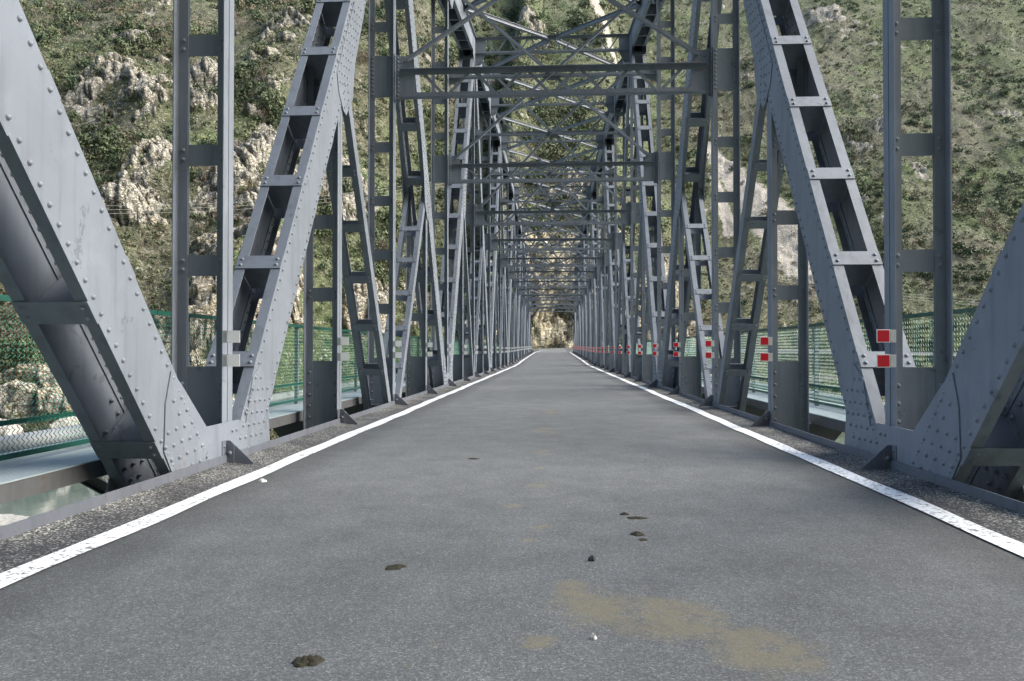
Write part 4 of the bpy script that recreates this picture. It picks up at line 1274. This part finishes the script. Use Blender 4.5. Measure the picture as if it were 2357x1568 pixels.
# candidate spots: ring/bearing samples, so their spacing follows what the bridge overlooks
spots = []
NC = 42000
ii = rs_.randint(2, na_ - 2, NC); jj = rs_.randint(14, nr_ - 40, NC)
flat_i = idx[jj, ii]
slope = (grid_h[np.minimum(jj + 3, nr_ - 1), ii] - grid_h[jj, ii])
cl_n = fbm(GX[flat_i] / 13, GY[flat_i] / 40, PZ[flat_i] / 13, 4, 411)
br_n = fbm(GX[flat_i] / 26, GY[flat_i] / 60, PZ[flat_i] / 22, 3, 431)
for q in range(NC):
    fi = flat_i[q]
    x, y, z = PX[fi], PY[fi], PZ[fi]
    if z < -10.8 or RC[fi] < 0.9 or slope[q] <= 0.05: continue
    if RM[fi] > 0.5 and rs_.rand() > 0.16: continue
    if SC[fi] > 0.35 and rs_.rand() > 0.10: continue
    right_flat = x > 25 and z < -3
    if rs_.rand() > (0.22 + 1.5 * max(0, cl_n[q] - 0.42) * 3) * (0.25 if right_flat else 1): continue
    if abs(x) < 12 and y < 127: continue
    d = math.hypot(x, y + 7.5)
    sz = rs_.uniform(0.7, 1.5) * (1 + 2.2 * max(0, rs_.rand() - 0.70)) * (0.8 + 0.35 * (cl_n[q] > 0.52)) * min(1.5, 0.75 + d / 400)
    if x < -20 and y < 115: sz *= 0.8
    if br_n[q] > 0.56: kind = rs_.choice(['leaf_brown', 'leaf_olive', 'leaf_dark'], p=[0.6, 0.3, 0.1])
    else: kind = rs_.choice(['leaf_brown', 'leaf_olive', 'leaf_dark'], p=[0.15, 0.5, 0.35])
    spots.append((sz / d, x, y, z, sz, kind))
spots.sort(key=lambda a: -a[0])
# the widest-looking shrubs are individuals
LAB = {'leaf_dark': ('dark green rounded evergreen shrub growing on the hillside', 'dark evergreen shrubs on the hillside'),
       'leaf_olive': ('olive green leafy shrub growing on the hillside', 'olive green shrubs on the hillside'),
       'leaf_brown': ('leafless brown twiggy shrub growing on the hillside', 'leafless brown shrubs on the hillside'),
       'leaf_yellow': ('bright yellow green shrub growing among the rocks', 'yellow green shrubs among the rocks')}
NI = 230
def put_bush(kind, x, y, z, s_, sz=None):
    ch = [k for k, (mt, v) in enumerate(BUSH) if mt == kind]
    k = ch[rs_.randint(len(ch))]
    o = link_copy(bush_me[k], 'shrub', None, (x, y, z - 0.12 * s_)); o.rotation_euler = (0, 0, rs_.uniform(0, 6.28))
    o.scale = (s_ * rs_.uniform(0.9, 1.3), s_ * rs_.uniform(0.9, 1.3), (sz or s_) * rs_.uniform(1.0, 1.5))
    tag(o, LAB[kind][0], 'shrub', LAB[kind][1])
for (_, x, y, z, sz, kind) in spots[:NI]:
    put_bush(kind, x, y, z, sz * 1.15)
# larger hand-placed clumps: (x, y, size, kind)
for (x, y, sz, kind) in HAND if 'HAND' in globals() else []:
    put_bush(kind, x, y, ground_at(x, y), sz)
rest = spots[NI:NI + 11000]
for kind in ('leaf_dark', 'leaf_olive', 'leaf_brown'):
    vs = []
    for (_, x, y, z, sz, kd) in rest:
        if kd != kind: continue
        v = lowb[kind][rs_.randint(3)]
        a_ = rs_.uniform(0, 6.28); ca_, sa_ = math.cos(a_), math.sin(a_)
        w = v * (sz * np.array([rs_.uniform(0.8, 1.15), rs_.uniform(0.8, 1.15), rs_.uniform(0.8, 1.4)]))
        vs.append(np.stack([w[:, 0] * ca_ - w[:, 1] * sa_ + x, w[:, 0] * sa_ + w[:, 1] * ca_ + y, w[:, 2] + z - 0.1 * sz], -1))
    o = bpy.data.objects.new('low_scrub', quad_mesh('low_scrub', np.vstack(vs), M[kind])); COL.objects.link(o)
    tag(o, {'leaf_dark': 'dark low scrub scattered over the slopes', 'leaf_olive': 'olive green low scrub scattered over the slopes', 'leaf_brown': 'dry brown low scrub scattered over the slopes'}[kind], 'scrub', kind='stuff')

# bare trees with trunks and limbs
def bare_tree(seed, hgt, mat_trunk, lean=0.1):
    rs2 = np.random.RandomState(seed); tr = MB(); cr_ = []
    def rec(p, d, L, r, lev):
        q = p + d * L
        if lev < 3: tr.tube(p, q, r, 6, r * 0.68)
        else:
            a = np.cross(d, rs2.normal(size=3)); a = a / np.linalg.norm(a) * max(r, 0.018); cr_.extend([p - a, p + a, q + a * 0.4, q - a * 0.4])
        if lev >= 6: return
        nb = 3 if lev else 4
        for _ in range(nb):
            d2 = d + rs2.normal(size=3) * (0.42 if lev else 0.35); d2[2] += 0.08; d2 /= np.linalg.norm(d2)
            rec(q, d2, L * rs2.uniform(0.62, 0.85), r * 0.62, lev + 1)
    for _ in range(2):
        d = np.array([rs2.normal() * 0.22, rs2.normal() * 0.2, 1.0]); d /= np.linalg.norm(d)
        rec(np.array([rs2.uniform(-.2, .2), 0, -0.3]), d, hgt * 0.22, hgt * 0.014, 0)
    return tr.mesh('trunk', mat_trunk), quad_mesh('crown', np.array(cr_), M['leaf_brown'])
TT = [bare_tree(k, 7.0, M['bark']) for k in (1, 2, 3)]
def put_tree(x, y, s_, lab, k):
    e = empty('bare_tree', (x, y, ground_at(x, y) - 0.2)); e.scale = (s_, s_, s_); e.rotation_euler = (0, 0, rs_.uniform(0, 6.28))
    tag(e, lab, 'tree', 'bare trees across the river')
    link_copy(TT[k % 3][0], 'trunk', e); link_copy(TT[k % 3][1], 'crown', e)
TREES = [(38, 160, 1.5), (44, 163, 1.6), (50, 166, 1.5), (57, 168, 1.3), (33, 156, 1.3), (63, 171, 1.2), (41, 170, 1.4), (-4.5, 128, 1.0), (-6.5, 125, 0.9), (-50, 101, 0.8), (-57, 110, 0.8), (-30, 121, 0.7)]
for k, (x, y, s_) in enumerate(TREES):
    if x > 20: lab = 'leafless pale branched tree behind the right fence at the foot of the slope'
    elif x > -10: lab = 'leafless brown tree on the cliff beside the far portal'
    else: lab = 'small leafless tree among the rocks on the left bank'
    put_tree(x, y, s_, lab, k)

# meadow strip and pale wall behind the right fence
# grass tufts between the shrubs: far too many to count
NT_ = 85000
ii = rs_.randint(2, na_ - 2, NT_); jj = rs_.randint(14, nr_ - 34, NT_)
fi = idx[jj, ii]
pn = fbm(GX[fi] / 9, GY[fi] / 20, PZ[fi] / 9, 3, 461)
ok = (PZ[fi] > -10.6) & (RC[fi] > 0.9) & (SC[fi] < 0.3) & ((RM[fi] < 0.4) | (rs_.rand(NT_) < 0.08)) & ((grid_h[jj + 3, ii] - grid_h[jj, ii]) > 0.02) & (pn + rs_.rand(NT_) * 0.25 > 0.52)
fi = fi[ok]; nT = len(fi)
dist = np.hypot(PX[fi], PY[fi] + 7.5)
NQ = 9
sz_ = (rs_.uniform(0.14, 0.36, nT) * (0.7 + dist / 260))[:, None, None]
base = np.stack([PX[fi], PY[fi], PZ[fi]], -1)[:, None, :] + rs_.normal(size=(nT, NQ, 3)) * sz_ * np.array([0.55, 0.55, 0.2])
u_ = rs_.normal(size=(nT, NQ, 3)) * 0.5 + np.array([0, 0, 0.9]); u_ /= np.linalg.norm(u_, axis=2)[..., None]
w_ = np.cross(u_, rs_.normal(size=(nT, NQ, 3))); w_ /= np.linalg.norm(w_, axis=2)[..., None]
L_ = sz_ * rs_.uniform(0.5, 1.3, (nT, NQ, 1))
q_ = np.stack([base - w_ * L_ * 0.25, base + w_ * L_ * 0.25, base + u_ * L_ + w_ * L_ * 0.3, base + u_ * L_ - w_ * L_ * 0.3], 2)
cls = rs_.rand(nT) + (pn[ok] - 0.5) * 1.5
for sel, mt, nm in ((cls < 0.5, 'leaf_olive', 'grass_tufts'), (cls >= 0.5, 'leaf_tuft', 'dry_grass_tufts')):
    o = bpy.data.objects.new(nm, quad_mesh(nm, q_[sel].reshape(-1, 3), M[mt])); COL.objects.link(o)
    tag(o, 'olive green grass tufts covering the slopes' if nm == 'grass_tufts' else 'pale dry grass tufts covering the slopes', 'grass', kind='stuff')

for (y, h_, zc, lab) in ((150, 1.3, 0, 'long pale stone wall crossing the meadow behind the right fence'), (139, 0.5, 0, 'low pale stone kerb crossing the meadow in front of the long wall')):
    m = MB(); rgw = random.Random(int(y))
    x = 18
    while x < 190:
        L = rgw.uniform(1.8, 3.2); zz = ground_at(x + L / 2, y)
        m.box(x, x + L - 0.02, y - 0.35, y + 0.35, zz - 1.0, zz + h_ + rgw.uniform(-0.05, 0.05)); x += L
    o = m.build('stone_wall', M['limestone']); tag(o, lab, 'wall', 'stone walls across the meadow')

# power cables over the valley
def cables(p, q, sag, lab):
    m = MB()
    for k, dz in enumerate((0, 0.55, 1.1)):
        prev = None
        for i in range(25):
            t_ = i / 24
            c_ = np.array(p) * (1 - t_) + np.array(q) * t_; c_[2] += dz - sag * 4 * t_ * (1 - t_)
            if prev is not None: m.tube(prev, c_, 0.022, 4)
            prev = c_
    o = m.build('power_cables', M['cable']); tag(o, lab, 'cables', 'power cables over the valley')
cables((-75, 88, 20), (-12, 112, 29), 2.0, 'three thin power cables crossing in front of the left rocky hillside')
cables((30, 150, 18), (140, 135, 8), 3.0, 'three thin power cables crossing in front of the right green slope')
